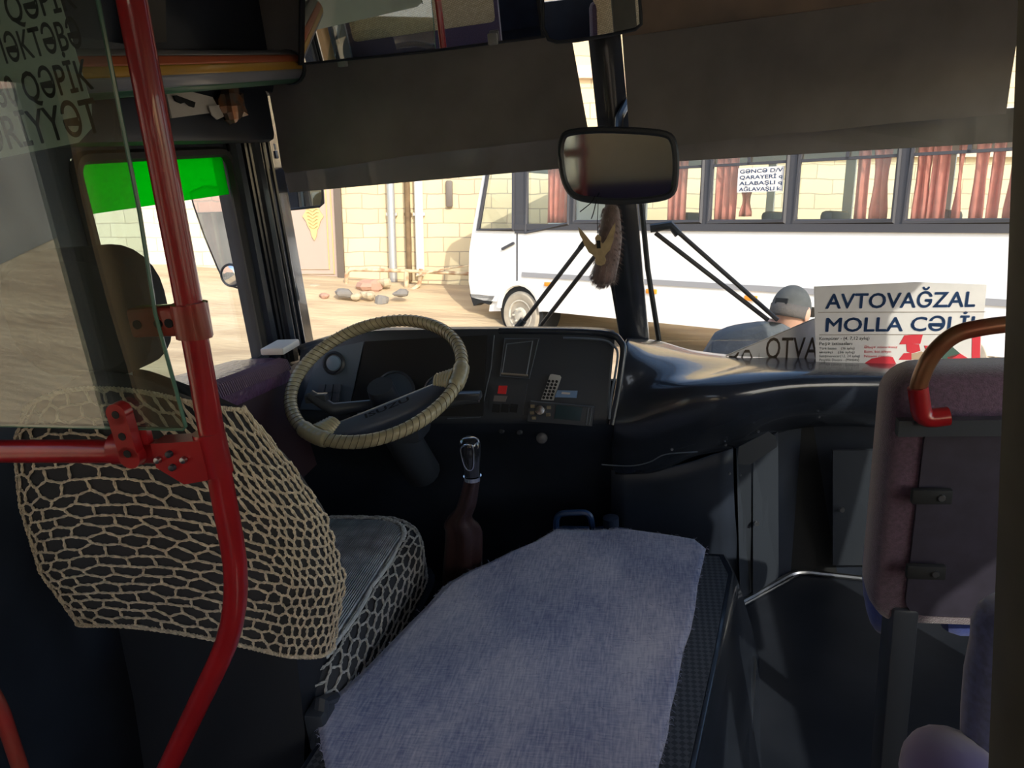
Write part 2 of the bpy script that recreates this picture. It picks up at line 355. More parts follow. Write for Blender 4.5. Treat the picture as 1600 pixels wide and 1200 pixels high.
A = [pw(541, 446, Y=yg), pw(541, 421, Y=yg), pw(628, 423, Y=yg), pw(740, 428, Y=yg)]
t = thing('gas_pipe', 'cream and rusty horizontal gas pipe on short legs before the wall', 'pipe', A[0], MW)
part('main_run', MM().tube(bend(A, .15), .04, 10), PIPEY, t)
for xx, z1 in ((635, 462), (0, 0)):
    if xx: part('leg', MM().tube([pw(xx, 422, Y=yg), pw(xx, z1, Y=yg)], .05, 10), PIPEY, t)
part('brace', MM().tube([pw(658, 420, Y=yg), pw(655, 445, Y=yg), pw(620, 468, Y=yg - .3)], .045, 8), PIPEY, t)
part('thin_line', MM().tube([pw(650, 431, Y=yg - .1), pw(690, 421, Y=yg - .1), pw(740, 414, Y=yg - .1)], .015, 6), PIPEY, t)
q = pw(702, 303, Y=YW - .05)
solo('wall_socket_box', 'narrow dark vertical fitting high on the limestone wall', 'fitting', MM().box(q, (.07, .05, .27), bev=.03), pm('dark_fitting', (.16, .13, .11), .6), q, MW)
GP = pm('greenish_thin_pipe', (.45, .50, .42), .6)
solo('thin_wall_pipe', 'thin greenish pipe on the pale wall seen through side window', 'pipe', MM().tube([pw(216, 330, Y=16.6), pw(218, 408, Y=16.6), pw(212, 418, Y=16.5), pw(190, 420, Y=16.5)], .025, 6), GP, pw(218, 408, Y=16.6), MW)
# rubble
ROCK = [pm('pink_rock', (.45, .27, .20), .9, bump=(8, .6, .03)), pm('grey_rock', (.22, .20, .18), .9, bump=(8, .6, .03)), pm('cream_rock', (.48, .40, .28), .9, bump=(8, .6, .03))]
RL = ['pink flat stone lying against the wall foot', 'cream stone leaning on top of the pink one', 'dark grey stone nearest the bus shade', 'grey stone right of the gate post', 'small grey stone on the sand before the gate', 'pinkish small stone between gate post and rubble', 'cream chunk in front of the pink stone', 'brown stone beside the gas pipe leg', 'small pale stone before the rubble heap', 'white stone on the kerb right of the pillar']
for (x_, y_, s_, k_, sh), lb in zip([(580, 447, .34, 0, .5), (600, 442, .19, 2, .5), (597, 469, .17, 1, .8), (537, 459, .22, 1, .5), (507, 462, .14, 0, .5), (525, 455, .15, 0, .7), (574, 461, .18, 2, .6), (626, 459, .2, 1, .5), (555, 463, .15, 2, .6), (492, 447, .2, 2, .3)], RL):
    Y_ = 15.2 if y_ < 456 else 14.4; c = pw(x_, y_, Y=Y_); s_ *= .78; mm = MM().ell((0, 0, 0), (s_, s_ * .8, s_ * sh), n=9, m=6)
    mm.v = [c + q * (1 + .7 * noise.noise(q * 7 + V((x_, 0, 0)))) for q in mm.v]
    solo('rock', lb, 'rock', mm, ROCK[k_], c, MW, group='stones at the wall foot', smooth=20)
# far buildings behind the viewer, seen only in reflections
def refl_hit(x, y):                                   # where the partition pane's reflection of the yard meets the ground
    p = px(x, y, v=.742); d = p - V((0, 0, H)); o_, d = MB @ p, MB.to_3x3() @ V((d.x, -d.y, d.z)); t_ = 1.0
    while t_ < 60 and (o_ + d * t_).z > gz((o_ + d * t_).x, (o_ + d * t_).y): t_ += .1
    return o_ + d * t_
ra_, rb_ = refl_hit(0, 408), refl_hit(88, 368); ra_.z = rb_.z = 0; rd_ = (rb_ - ra_).normalized(); ro_ = V((rd_.y, -rd_.x, 0)); ro_ = ro_ if ro_.dot(ra_) > 0 else -ro_
pa_, pb_ = ra_ - rd_ * 7, rb_ + rd_ * 14
struct('wall_rear_building', MM().slab([pa_, pb_, pb_ + V((0, 0, 6)), pa_ + V((0, 0, 6))], ro_ * .5), PINK, MW)
struct('trim_3', MM().slab([pa_, pb_, pb_ + V((0, 0, 1.9)), pa_ + V((0, 0, 1.9))], ro_ * -.1), pm('grey_plaster_base', (.20, .19, .18), .9, var=(1, .4)), MW)
# ================================================================== OUTSIDE: white bus
def sx(x_):                                          # length along the parked bus for a picture column
    r = c2w(((x_ - 800) / FPX, 0, 1)); k = r.x / r.y; return (k * 13.85 + .72) / (.743 + .669 * k)
vb = thing('parked_bus', 'white midibus with salmon curtains parked broadside beyond the windscreen', 'bus', (4, 1.1, 0), MV)
prof = [(.25, .62), (-.06, .66), (-.12, .95), (-.10, 1.5), (.02, 2.0), (.30, 2.95), (.5, 3.15), (9.9, 3.2), (9.9, .53), (1.72, .53)]
arch = [(sx(812) + .50 * math.cos(a), .48 + .50 * math.sin(a)) for a in [math.radians(5 + 17 * i) for i in range(11)]]
outer = prof[:-1] + [(arch[0][0] + .1, .53)] + arch + [(arch[-1][0] - .02, .62)]
S = sx
wins = [[(.12 + .03, 1.9), (S(803), 1.9), (S(803), 2.98), (.42, 2.98)],
        [(S(822), 1.86), (S(885), 2.0), (S(885), 2.98), (S(822), 2.98)]]
cols = [(S(893), S(985)), (S(995), S(1082)), (S(1094), S(1206)), (S(1222), S(1368)), (S(1386), S(1560)), (S(1590), S(1700))]
for a, b in cols: wins.append([(a, 2.03), (b, 2.03), (b, 2.98), (a, 2.98)])
part('body_side', flat(outer, wins, lambda a, b: (a, 0, b), (0, .05, 0)), WHITEP, vb)
mm = flat(outer, wins[2:], lambda a, b: (a, 2.2, b), (0, -.05, 0)); part('far_side', mm, WHITEP, vb)
mm = MM(); ro = [(.30, 2.95), (.5, 3.15), (9.9, 3.2)]
for (a, b), (c, d) in zip(ro, ro[1:]): mm.slab([(a, .03, b), (c, .03, d), (c, 2.17, d), (a, 2.17, b)], (0, 0, .04))
part('roof', mm, WHITEP, vb)
mm = MM()
for (a, b), (c, d) in zip([(.25, .62), (-.06, .66), (-.12, .95), (-.10, 1.5), (.0, 1.9)], [(-.06, .66), (-.12, .95), (-.10, 1.5), (.0, 1.9)]): mm.slab([(a, .03, b), (c, .03, d), (c, 2.17, d), (a, 2.17, b)], (.03, 0, 0))
part('front_panel', mm, WHITEP, vb)
part('bus_floor', MM().box((5, 1.1, .95), (4.9, 1.05, .04)), DARK, vb)
part('back_panel', MM().box((9.88, 1.1, 1.85), (.03, 1.07, 1.3)), WHITEP, vb)
BG = glass('bus_window_glass', (.90, .95, .96), 1.5); FR = pm('grey_window_frame', (.055, .055, .065), .5)
for i, wn in enumerate(wins):
    g = MM().slab([(a, .02, b) for a, b in wn], (0, .004, 0))
    fr = MM().tube([(a, -.005, b) for a, b in wn], .045, 6, True)
    o = part('window_frame', fr, FR, vb); part('pane', g, BG, o)
mm = MM().box((4.9, -.012, 1.95), (3.9, .02, .05)); part('sill_strip', mm, FR, vb)
for a, b in cols: part('vent_rail', MM().box(((a + b) / 2, -.004, 2.79), ((b - a) / 2, .015, .018)).box(((a + b) / 2, -.004, 2.88), (.02, .015, .1)), FR, vb)
pil = [((cols[i][1] + cols[i + 1][0]) / 2, (cols[i + 1][0] - cols[i][1]) / 2 + .02, 2.5, .53) for i in range(len(cols) - 1)]
pil += [((S(805) + S(820)) / 2, (S(820) - S(805)) / 2, 2.42, .58), ((S(886) + S(893)) / 2, .06, 2.5, .53)]
for a, b, z_, h_ in pil: part('window_pillar', MM().box((a, -.006, z_), (b, .012, h_)), FR, vb)
part('belt_stripe', MM().box(((S(816) + 9.9) / 2, -.01, 1.14), ((9.9 - S(816)) / 2, .012, .04)), pm('grey_belt', (.30, .30, .32), .5), vb)
part('door_seam', MM().box((S(808), -.004, 1.75), (.012, .008, .75)), FR, vb)
part('door_handle', MM().box((S(795), -.02, 1.62), (.15, .02, .02), rot=Matrix.Rotation(math.radians(-22), 3, 'Y')), FR, vb)
ORL = pm('orange_lens', (.85, .30, .02), .3)
for x_ in (857, 1013, 1165, 1330): part('side_marker', MM().box((S(x_), -.02, 1.0), (.09, .02, .035), bev=.01), ORL, vb)
mm = MM().tube([(a, .0, b) for a, b in arch], .05, 6); part('arch_lip', mm, WHITEP, vb)
part('wheel_well', MM().lathe((S(812), .04, .48), (0, 1, 0), [(0, .5), (.5, .5)], 24), MATTE, vb)
TYRE = pm('dusty_tyre', (.42, .37, .30), .95, var=(8, .2)); HUB = pm('dusty_wheel_hub', (.62, .58, .50), .6, var=(7, .3))
for wx in (S(812), 7.9):
    c = (wx, .12, .42); o = part('wheel', MM().lathe(c, (0, 1, 0), [(-.10, .26), (-.13, .30), (-.13, .38), (-.08, .42), (.08, .42), (.12, .38), (.12, .2)], 32), TYRE, vb)
    mm = MM().lathe(c, (0, 1, 0), [(-.14, .10), (-.13, .13), (-.05, .15), (-.03, .22), (-.12, .25), (-.12, .27), (0, .27)], 28)
    for i in range(6): a = i * math.pi / 3; mm.box((wx + .115 * math.cos(a), -.03, .42 + .115 * math.sin(a)), (.014, .03, .014))
    part('rim', mm, HUB, o)
part('mud_flap', MM().slab([(S(765), .05, .75), (S(778), .05, .80), (S(781), .05, .45), (S(762), .05, .42)], (0, .03, 0)), WHITEP, vb)
part('bumper_fragment', MM().slab([(-.1, .0, .72), (.55, .0, .72), (.4, .0, .55), (.2, .0, .58), (.0, 0, .5)], (0, .2, 0)), MATTE, vb)
CUR = pm('salmon_curtain', (.90, .29, .22), .85, var=(6, .2))
def curtain(a, b, z0, z1, yy, seed, pinch=0, grp='salmon curtains in the parked bus', lab=''):
    n = max(8, int((b - a) / .02)); rows = []
    for j in range(7):
        tz = j / 6; cc = (a + b) / 2; row = []
        for i in range(n + 1):
            s_ = i / n; x_ = a + (b - a) * s_
            if pinch: x_ = cc + (x_ - cc) * (1 - pinch * math.sin(math.pi * min(1, (1 - tz) * 1.25)))
            row.append((x_, yy + .035 * math.sin(s_ * (b - a) * 60 + seed) + .012 * math.sin(s_ * 90 + tz * 3 + seed), z0 + (z1 - z0) * tz))
        rows.append(row)
    mm = MM(); mm.loft(rows, cap=False, closed=False)
    return solo('curtain', lab, 'curtain', mm, CUR, ((a + b) / 2, yy, z0), MV, grp, smooth=80, solid=.006)
cl = [(845, 878, 0, 'salmon curtain in the window behind the front door of the parked bus'), (1022, 1050, 0, 'salmon curtain just right of the round-cornered interior mirror'),
      (1095, 1128, 0, 'salmon curtain left of the white route sign in the parked bus'), (1133, 1148, .5, 'narrow salmon curtain hanging below the route sign'),
      (1302, 1322, 0, 'left salmon curtain in the second window from the right'), (1324, 1354, .3, 'right salmon curtain in the second window from the right'),
      (1390, 1412, .2, 'leftmost salmon curtain in the rightmost window'), (1413, 1440, 0, 'second salmon curtain in the rightmost window'),
      (1448, 1462, .6, 'thin gathered salmon curtain in the middle of the rightmost window'), (1475, 1498, .2, 'salmon curtain right of the gathered one in the rightmost window'),
      (1502, 1520, 0, 'second salmon curtain from the right in the rightmost window'), (1526, 1545, .5, 'rightmost salmon curtain of the parked bus')]
for i, (a, b, pi_, lb) in enumerate(cl): curtain(S(a), S(b), 2.02 if i != 3 else 2.1, 2.93 if i != 3 else 2.45, .14, i * 1.7, pi_, lab=lb)
t = thing('route_sign', 'white route sign with blue lettering in the parked bus window', 'sign', (S(1168), .0, 2.4), MV)
sw = (S(1200) - S(1133)); part('board', MM().box(((S(1133) + S(1200)) / 2, .0, 2.58), (sw / 2, .008, .16)), BOARD, t)
mm = MM()
for i, tx in enumerate(['GƏNCƏ D/V', 'QARAYERİ q', 'ALABAŞLI q', 'AĞLAVAŞLI k.']):
    k = textmesh(tx, lambda a, b: (a, -.010, b), .048, S(1133) + .03, 2.67 - .078 * i, width=sw * .93, bold=.012); part('lettering', k, INKB, t)
# seats inside the parked bus, glimpsed through glass
for i, x_ in enumerate((1040, 1165, 1255, 1430)):
    lb = ['behind the window right of the interior mirror', 'below the route sign', 'in the second window from the right', 'behind the rightmost window'][i]
    solo('bus_seat', 'dark seat of the parked bus ' + lb, 'seat', MM().box((S(x_), .65, 1.62), (.09, .36, .55), bev=.06), DARK, (S(x_), .55, 1.0), MV, 'seats inside the parked bus')
# ================================================================== OUTSIDE: man in a cap
SKIN = pm('skin', (.62, .36, .26), .5); JACK = pm('grey_jacket', (.10, .115, .13), .85, var=(14, .2), bump=(30, .4, .01)); CAPM = pm('grey_cap_cloth', (.085, .09, .09), .9, var=(40, .15), bump=(200, .4, .002)); HAIR = pm('grey_hair', (.10, .09, .085), .8, bump=(120, .6, .004)); TROU = pm('dark_trousers', (.05, .055, .07), .85)
hd = pw(1236, 486, d=3.35)
pt = thing('person', 'man in grey jacket and grey cap, back turned, outside the windscreen', 'person', (hd.x - .12, hd.y, 0), MW)
def skin(name, verts, edges, rad, mat, parent, sub=2):
    og, fr = ORG[parent]; me = bpy.data.meshes.new(name); me.from_pydata([V(q) - og for q in verts], edges, []); me.materials.append(mat)
    o = bpy.data.objects.new(name, me); COL.objects.link(o); o.parent = parent
    o.modifiers.new('s', 'SKIN'); sk = me.skin_vertices[0].data
    for i, r in enumerate(rad): sk[i].radius = (r, r) if not isinstance(r, tuple) else r
    sk[0].use_root = True
    md = o.modifiers.new('u', 'SUBSURF'); md.levels = md.render_levels = sub; ORG[o] = (og, fr); md = o.modifiers
    for q in me.polygons: q.use_smooth = True
    return o
hx, hy, hz = hd
def rel(dx, dy, dz): return (hx + dx, hy + dy, hz + dz)
# pelvis, spine, neck, legs, arms; he leans forward and to the right a little
PV = [rel(-.22, .05, -.78), rel(-.24, -.06, -.50), rel(-.17, -.08, -.20), rel(-.08, -.03, -.11), rel(-.02, 0, -.06),
      rel(-.33, .05, -.86), rel(-.34, .08, -1.22), rel(-.36, .02, 0.06 - hz), rel(-.10, .05, -.86), rel(-.08, .10, -1.22), rel(-.08, .04, .06 - hz),
      rel(-.31, -.04, -.20), rel(-.38, .12, -.44), rel(-.26, .32, -.48), rel(.07, .03, -.20), rel(.18, .15, -.45), rel(.08, .34, -.52)]
PE = [(0, 1), (1, 2), (2, 3), (3, 4), (0, 5), (5, 6), (6, 7), (0, 8), (8, 9), (9, 10), (2, 11), (11, 12), (12, 13), (2, 14), (14, 15), (15, 16)]
skin('body', PV, PE, [.14, .12, .14, .06, .055, .09, .06, .045, .09, .06, .045, .065, .045, .03, .065, .045, .03], SKIN, pt)
jv = [rel(-.22, .05, -.80), rel(-.24, -.06, -.50), rel(-.17, -.08, -.21), rel(-.10, -.035, -.13), rel(-.31, -.04, -.20), rel(-.385, .12, -.45), rel(-.27, .31, -.50), rel(.07, .03, -.21), rel(.19, .15, -.46), rel(.09, .33, -.53)]
jv = [V(q) + V((0, -.01, .035)) for q in jv]
skin('jacket', jv, [(0, 1), (1, 2), (2, 3), (2, 4), (4, 5), (5, 6), (2, 7), (7, 8), (8, 9)], [(.19, .15), (.18, .15), (.19, .15), .085, .095, .07, .05, .095, .07, .05], JACK, pt)
skin('trousers', [PV[0], PV[5], PV[6], rel(-.36, .02, .12 - hz), PV[8], PV[9], rel(-.08, .04, .12 - hz)], [(0, 1), (1, 2), (2, 3), (0, 4), (4, 5), (5, 6)], [.17, .11, .08, .065, .11, .08, .065], TROU, pt)
for a in (7, 10): part('shoe', MM().box(V(PV[a]) + V((0, .05, -.02)), (.05, .13, .04), bev=.03), MATTE, pt)
rh = Matrix.Rotation(math.radians(-48), 3, 'Z') @ Matrix.Rotation(math.radians(-14), 3, 'X')
mm = MM().ell((0, 0, 0), (.076, .098, .118), n=20, m=14)
for q in mm.v:
    if q.z < -.03: q.x *= 1 - (-.03 - q.z) * 2.2; q.y += .012
mm.ell((0, .102, -.015), (.014, .02, .022)); mm.ell((0, .092, -.062), (.026, .012, .007)); mm.ell((-.03, .088, .012), (.012, .008, .007)); mm.ell((.03, .088, .012), (.012, .008, .007))
for sgn in (-1, 1): mm.ell((sgn * .078, 0, -.01), (.012, .022, .034))
mm.v = [V(hd) + rh @ q for q in mm.v]; part('head', mm, SKIN, pt)
mm = MM(); rings = []
for i in range(9):
    a = math.radians(6 + i * 10.4); rings.append([(math.cos(b) * .081 * math.sin(a) , math.sin(b) * .103 * math.sin(a) - .004, .012 + .105 * math.cos(a)) for b in [2 * math.pi * j / 22 for j in range(22)]])
mm.loft([[V(q) for q in r] for r in rings]); mm.v = [V(hd) + rh @ q for q in mm.v]
cap = part('cap', mm, CAPM, pt)
mm = MM().slab([V(hd) + rh @ V(q) for q in [(-.07, .07, .03), (-.06, .13, .01), (-.03, .165, 0), (.03, .165, 0), (.06, .13, .01), (.07, .07, .03)]], rh @ V((0, 0, .006))); part('cap_peak', mm, CAPM, cap)
mm = MM().box(V(hd) + rh @ V((0, -.103, .028)), (.028, .004, .012), rot=rh); part('cap_strap', mm, MATTE, cap)
mm = MM(); rings = [[(math.cos(b) * r_, math.sin(b) * r2 - .006, z_) for b in [math.radians(180 + 180 * j / 16) for j in range(17)]] for z_, r_, r2 in ((.02, .080, .100), (-.01, .080, .102), (-.022, .078, .100), (-.035, .075, .095))]
mm.loft([[V(hd) + rh @ V(q) for q in r] for r in rings], cap=False, closed=False); part('hair', mm, HAIR, pt, solid=.008)
# ================================================================== OUR BUS: shell
struct('floor', MM().box((-.03, -.85, -.03), (1.18, 3.15, .03)), pm('dark_floor_sheet', (.010, .013, .020), .42, var=(5, .5), col2=(.020, .023, .032), bump=(12, .3, .004)))
struct('ceiling', flat([(-1.23, -4.05), (1.19, -4.05), (1.19, 2.4), (-1.23, 2.4)], [[(-.45, -2.1), (.35, -2.1), (.35, -1.2), (-.45, -1.2)]], lambda a, b: (a, b, 2.02), (0, 0, .06)), pm('grey_headlining', (.22, .22, .21), .8))  # unseen roof opening added behind the viewer to let sky light in
struct('trim_11', MM().slab([(-1.2, 2.30, -.4), (1.16, 2.30, -.4), (1.16, 2.30, .70), (-1.2, 2.30, .70)], (0, .02, 0)), MATTE, label='dark bulkhead under the windscreen')
def wallu(name, u, holes, dv, mat=DARK, v0=-4.0, v1=2.27):
    hs = [[(a, c), (b, c), (b, d), (a, d)] for a, b, c, d in holes]
    return struct(name, flat([(v0, -.5), (v1, -.5), (v1, 2.06), (v0, 2.06)], hs, lambda a, b: (u, a, b), (dv, 0, 0)), mat)
LW = [(1.405, 2.0, .90, 1.505), (.125, .70, .84, 1.66), (-1.0, -.05, .88, 1.64), (-2.2, -1.1, .88, 1.64), (-3.5, -2.35, .88, 1.64)]
RW = [(.05, 1.1, .95, 1.6), (-1.1, -.1, .9, 1.62), (-2.3, -1.25, .9, 1.62), (-3.5, -2.45, .9, 1.62), (1.35, 2.05, .35, 1.6)]
wallu('wall_left', -1.2, LW, -.05); wallu('wall_right', 1.16, RW, .05)
struct('wall_back', flat([(-1.22, -.5), (1.18, -.5), (1.18, 2.06), (-1.22, 2.06)], [[(-.9, .9), (.9, .9), (.9, 1.7), (-.9, 1.7)]], lambda a, b: (a, -4.0, b), (0, .05, 0)), DARK)
k = 0
for u, hs in ((-1.2, LW), (1.16, RW)):
    for a, b, c, d in hs:
        k += 1; sg = -1 if u < 0 else 1
        fr = MM().tube([(u - sg * .004, *q) for q in rrect((a + b) / 2, (c + d) / 2, (b - a) / 2, (d - c) / 2, .04)], .014, 6, True)
        o = struct('window_%d' % k, fr, RUBBER)
        part('pane', MM().box((u + sg * .025, (a + b) / 2, (c + d) / 2), (.0025, (b - a) / 2, (d - c) / 2)), WINDOWG, o)
# green film along the top of the driver's window
f = [px(118, 253, u=-1.212), px(352, 242, u=-1.212), px(361, 303, u=-1.212), px(134, 336, u=-1.212)]
solo('green_sun_film', 'bright green sun film along the top of the side window', 'window film', MM().slab([V((-1.212, min(max(q.y, 1.41), 1.99), q.z)) for q in f], (.0015, 0, 0)), GREENF)
# windscreen: two panes meeting at the centre post
UL, UC, UR = -1.2, -.075, 1.14
def wsv(u, w): return (2.29 if u < -1 or u > 1 else 2.40) - .06 * (w - .85)
for i, (a, b) in enumerate(((UL, UC), (UC, UR))):
    q = [V((a, wsv(a, .80), .80)), V((b, wsv(b, .80), .80)), V((b, wsv(b, 2.02), 2.02)), V((a, wsv(a, 2.02), 2.02))]
    o = struct('window_%d' % (k + 1 + i), MM().slab(q, (0, .006, 0)), WSG, label=['left windscreen pane', 'right windscreen pane'][i])
# dark band crossing the screen below the visors
def ln(x0, y0, x1, y1, v_, n=2): return [px(x0 + (x1 - x0) * i / (n - 1), y0 + (y1 - y0) * i / (n - 1), v=v_) for i in range(n)]
q = [px(440, 262, v=2.31), px(452, 301, v=2.31), px(880, 263, v=2.33), px(880, 205, v=2.33)]
solo('sun_strip', 'dark tinted strip across the windscreen left of the centre mirror', 'sun strip', MM().slab(q, (0, .004, 0)), VISOR)
q = [px(880, 200, v=2.34), px(880, 263, v=2.34), px(1060, 252, v=2.34), px(1600, 221, v=2.30), px(1700, 214, v=2.28), px(1700, 160, v=2.28), px(1560, 170, v=2.30), px(1060, 200, v=2.34)]
solo('sun_strip', 'dark tinted strip across the windscreen right of the centre mirror', 'sun strip', MM().slab(q, (0, .004, 0)), VISOR)
# sun visors
def visor(name, lab, pts, mat=VISOR, th=.007):
    return solo(name, lab, 'sun visor', MM().slab(pts, (0, th, 0)), mat)
visor('sun_visor', 'wide dark sun visor above the steering wheel', [px(383, -10, v=2.2), px(411, 95, v=2.2), px(431, 200, v=2.2), px(440, 262, v=2.2), px(447, 271, v=2.2), px(520, 262, v=2.2), px(650, 242, v=2.2), px(780, 228, v=2.2), px(905, 212, v=2.2), px(919, 205, v=2.2), px(893, 60, v=2.2), px(884, -60, v=2.2), px(380, -60, v=2.2)])
o = visor('sun_visor', 'wide dark dusty sun visor right of the centre post', [px(972, 56, v=2.2), px(985, 232, v=2.2), px(1060, 228, v=2.2), px(1225, 208, v=2.2), px(1270, 206, v=2.2), px(1400, 192, v=2.2), px(1572, 178, v=2.2), px(1580, 120, v=2.2), px(1598, 10, v=2.2), px(1598, -30, v=2.2), px(1300, 12, v=2.2)])
part('sunlit_dusty_band', MM().slab([px(968, -140, v=2.19), px(972, 57, v=2.19), px(1200, 26, v=2.19), px(1500, -16, v=2.19), px(1600, -40, v=2.19), px(1600, -140, v=2.19)], (0, .01, 0)), VISORT, o)  # dusty upper strip with the sun patch painted in
struct('trim_4', MM().box((-.03, 2.28, 2.02), (1.18, .12, .06)), DARK, label='dark header above the windscreen')
# centre post and pillars
c0, c1 = px(995, 545, v=2.36), px(946, 60, v=2.30); top = c0 + (c1 - c0) * 1.25
def post(a, b, wd, dp, mm, mi=0):
    mm.loft([[V((p.x - wd, p.y - dp, p.z)), V((p.x - wd * .35, p.y - dp * 1.5, p.z)), V((p.x + wd * .35, p.y - dp * 1.5, p.z)), V((p.x + wd, p.y - dp, p.z)), V((p.x + wd, p.y + dp, p.z)), V((p.x - wd, p.y + dp, p.z))] for p in (a, b)], mi)
mm = MM(); post(c0 - V((0.0, 0, .05)), top, .045, .03, mm); struct('trim_5', mm, GLOSSB, label='black centre post of the windscreen')
mm = MM().tube([px(966, 450, v=2.39), px(985, 545, v=2.39)], .007, 6); mm.tube([px(930, 60, v=2.36), px(968, 380, v=2.38), px(986, 545, v=2.39)], .006, 6); struct('trim_6', mm, RUBBER)
mm = MM()
for uu, vv in ((-1.185, 2.02), (-1.17, 2.10)):
    mm.tube([(uu, vv, .86), (uu, vv, 2.02)], .022, 8)
mm.box((-1.19, 2.17, 1.44), (.02, .10, .6), bev=.01)
mm.tube([px(478, 545, v=2.27), px(441, 330, v=2.27), px(425, 200, v=2.27), px(418, 140, v=2.28)], .012, 8)
for vv in (2.05, 2.075, 2.13, 2.155, 2.19): mm.tube([(-1.168, vv, .86), (-1.168, vv, 2.0)], .006, 6)
struct('trim_7', mm, GLOSSB, label='dark ribbed pillar between side window and windscreen')
mm = MM().box((1.12, 2.2, 1.4), (.03, .08, .62), bev=.01); struct('trim_8', mm, GLOSSB)
# header panel above driver's window
a = px(385, 190, u=-1.17)
mm = MM().box((-1.16, 1.62, 1.60), (.035, .55, .075), bev=.02); mm.box((-1.16, 1.66, 1.80), (.035, .6, .14), bev=.02)
struct('trim_9', mm, DARK, label='dark header panel above the side window')
# grab handle hose on the A pillar
t = thing('grab_bar', 'slim black grab handle bracketed to the left pillar', 'handle', px(455, 460, v=2.22))
part('bar', MM().tube(bend([px(425, 372, v=2.2), px(440, 370, v=2.2), px(446, 380, v=2.2), px(452, 420, v=2.2), px(462, 455, v=2.2), px(465, 470, v=2.2), px(455, 473, v=2.2)], .03), .0085, 8), BLACK, t)
for y_ in (371, 466): part('bracket', MM().box(px(432 + (y_ - 371) * .16, y_, v=2.21), (.03, .012, .008), bev=.003), BLACK, t)
# wires and clips along the pillar
t = thing('pillar_wiring', 'thin black wires with clips hanging down the left pillar edge', 'cable', px(412, 210, v=2.24))
part('wire', MM().tube(cr([px(403, 140, v=2.24), px(412, 200, v=2.24), px(417, 260, v=2.24), px(428, 320, v=2.24), px(434, 345, v=2.24), px(452, 378, v=2.24)]), .003, 6), BLACK, t)
part('wire', MM().tube(cr([px(436, 298, v=2.24), px(430, 318, v=2.24), px(438, 340, v=2.24), px(425, 355, v=2.24)]), .002, 6), BLACK, t)
mm = MM()
for y_ in (206, 218, 230, 242): mm.box(px(417 + (y_ - 206) * .3, y_, v=2.23), (.012, .01, .012), bev=.003)
part('clip', mm, BLACK, t)
# small rear view mirror left
def mirror(name, lab, pts, v_, ring=.012, th=.03, glassmat=MIRROR, tgt=None, cat='mirror', body=BLACK, frame_r=.006, lean=.5):
    c = sum(pts, V()) / len(pts)
    # turn the whole mirror about its own middle so it looks at a chosen side of the cabin
    n = ((V((0, 0, H)) - c).normalized() + (V(tgt) - c).normalized()).normalized()
    P = [c + (q - c) + V((0, 1, 0)) * (-(q - c).dot(n) / n.y) for q in pts]
    t = thing(name, lab, cat, c)
    mm = MM(); mm.loft([[q + n * .004 for q in P], [c + (q - c) * 1.02 - n * .004 for q in P], [c + (q - c) * .96 - n * th * .7 for q in P], [c + (q - c) * .75 - n * th for q in P]])
    part('housing', mm, body, t)
    part('glass', MM().slab([c + (q - c) * .965 + n * .0045 for q in P], n * .002), glassmat, t)
    part('rim', MM().tube([q + n * .004 for q in P], frame_r, 8, True), body, t)
    return t, c, n
pts = [px(x_, y_, v=2.34 + .1) for x_, y_ in [(425, 292), (432, 288), (480, 282), (494, 284), (499, 292), (501, 318), (496, 323), (450, 327), (436, 325), (430, 318)]]
t, c, n = mirror('outside_mirror', 'small rectangular mirror outside at the left edge of windscreen', pts, 2.44, tgt=(-1.05, -.1, 1.35), frame_r=.005)
part('stem', MM().tube([c + V((-.02, .02, 0)), px(424, 300, v=2.46), px(416, 290, v=2.40)], .006, 6), BLACK, t)
# purple cup outside upper left
c = px(438, 232, v=2.5)
t = thing('marker_lamp', 'purple lens behind the upper left corner of windscreen', 'lamp', c)
part('lens', MM().ell(c, (.045, .03, .05)), pm('purple_lens', (.16, .04, .28), .3), t)
part('guard', MM().tube([c + V((.058 * math.cos(a), -.01, .062 * math.sin(a))) for a in [i * math.pi / 10 for i in range(20)]], .004, 6, True), BLACK, t)
part('bracket', MM().box(c - V((0, 0, .11)), (.05, .02, .05), bev=.01), DARK, t)
# big side mirror outside the driver's window
U = -1.42
Q = [px(x_, y_, d=2.35) for x_, y_ in [(303, 300), (306, 320), (318, 370), (334, 420), (342, 440), (352, 449), (366, 452), (396, 449), (404, 440), (392, 380), (372, 310), (366, 296), (330, 290)]]
c = sum(Q, V()) / len(Q); n = ((V((0, 0, H)) - c).normalized() + (V((-6, -4.5, 1.9)) - c).normalized()).normalized()
Q = [c + (q - c) + V((0, 1, 0)) * (-(q - c).dot(n) / n.y) for q in Q]
t = thing('side_mirror', 'tall side mirror outside the driver window with round spot mirror', 'mirror', c)
mm = MM(); mm.loft([Q, [c + (q - c) * 1.03 - n * .01 for q in Q], [c + (q - c) * .8 - n * .05 for q in Q]]); part('housing', mm, BLACK, t)
part('glass', MM().slab([c + (q - c) * .98 + n * .004 for q in Q], n * .002), MIRROR, t)
part('rim', MM().tube([q + n * .004 for q in Q], .004, 6, True), BLACK, t)
cc = px(362, 430, d=2.33); a = n.orthogonal().normalized(); b = n.cross(a)
part('spot_mirror', MM().lathe(cc, n, [(0, .034), (.003, .034), (.007, .028), (.009, .015)], 24), MIRROR, t)
part('spot_mirror_rim', MM().tube([cc + (a * math.cos(i * .2618) + b * math.sin(i * .2618)) * .034 + n * .004 for i in range(24)], .004, 6, True), BLACK, t)
part('bracket', MM().box(px(394, 425, u=-1.235), (.02, .045, .036), bev=.008), BLACK, t)
part('arm', MM().tube([px(394, 425, u=-1.24), px(385, 424, d=2.4), cc - n * .04], .011, 8), BLACK, t)
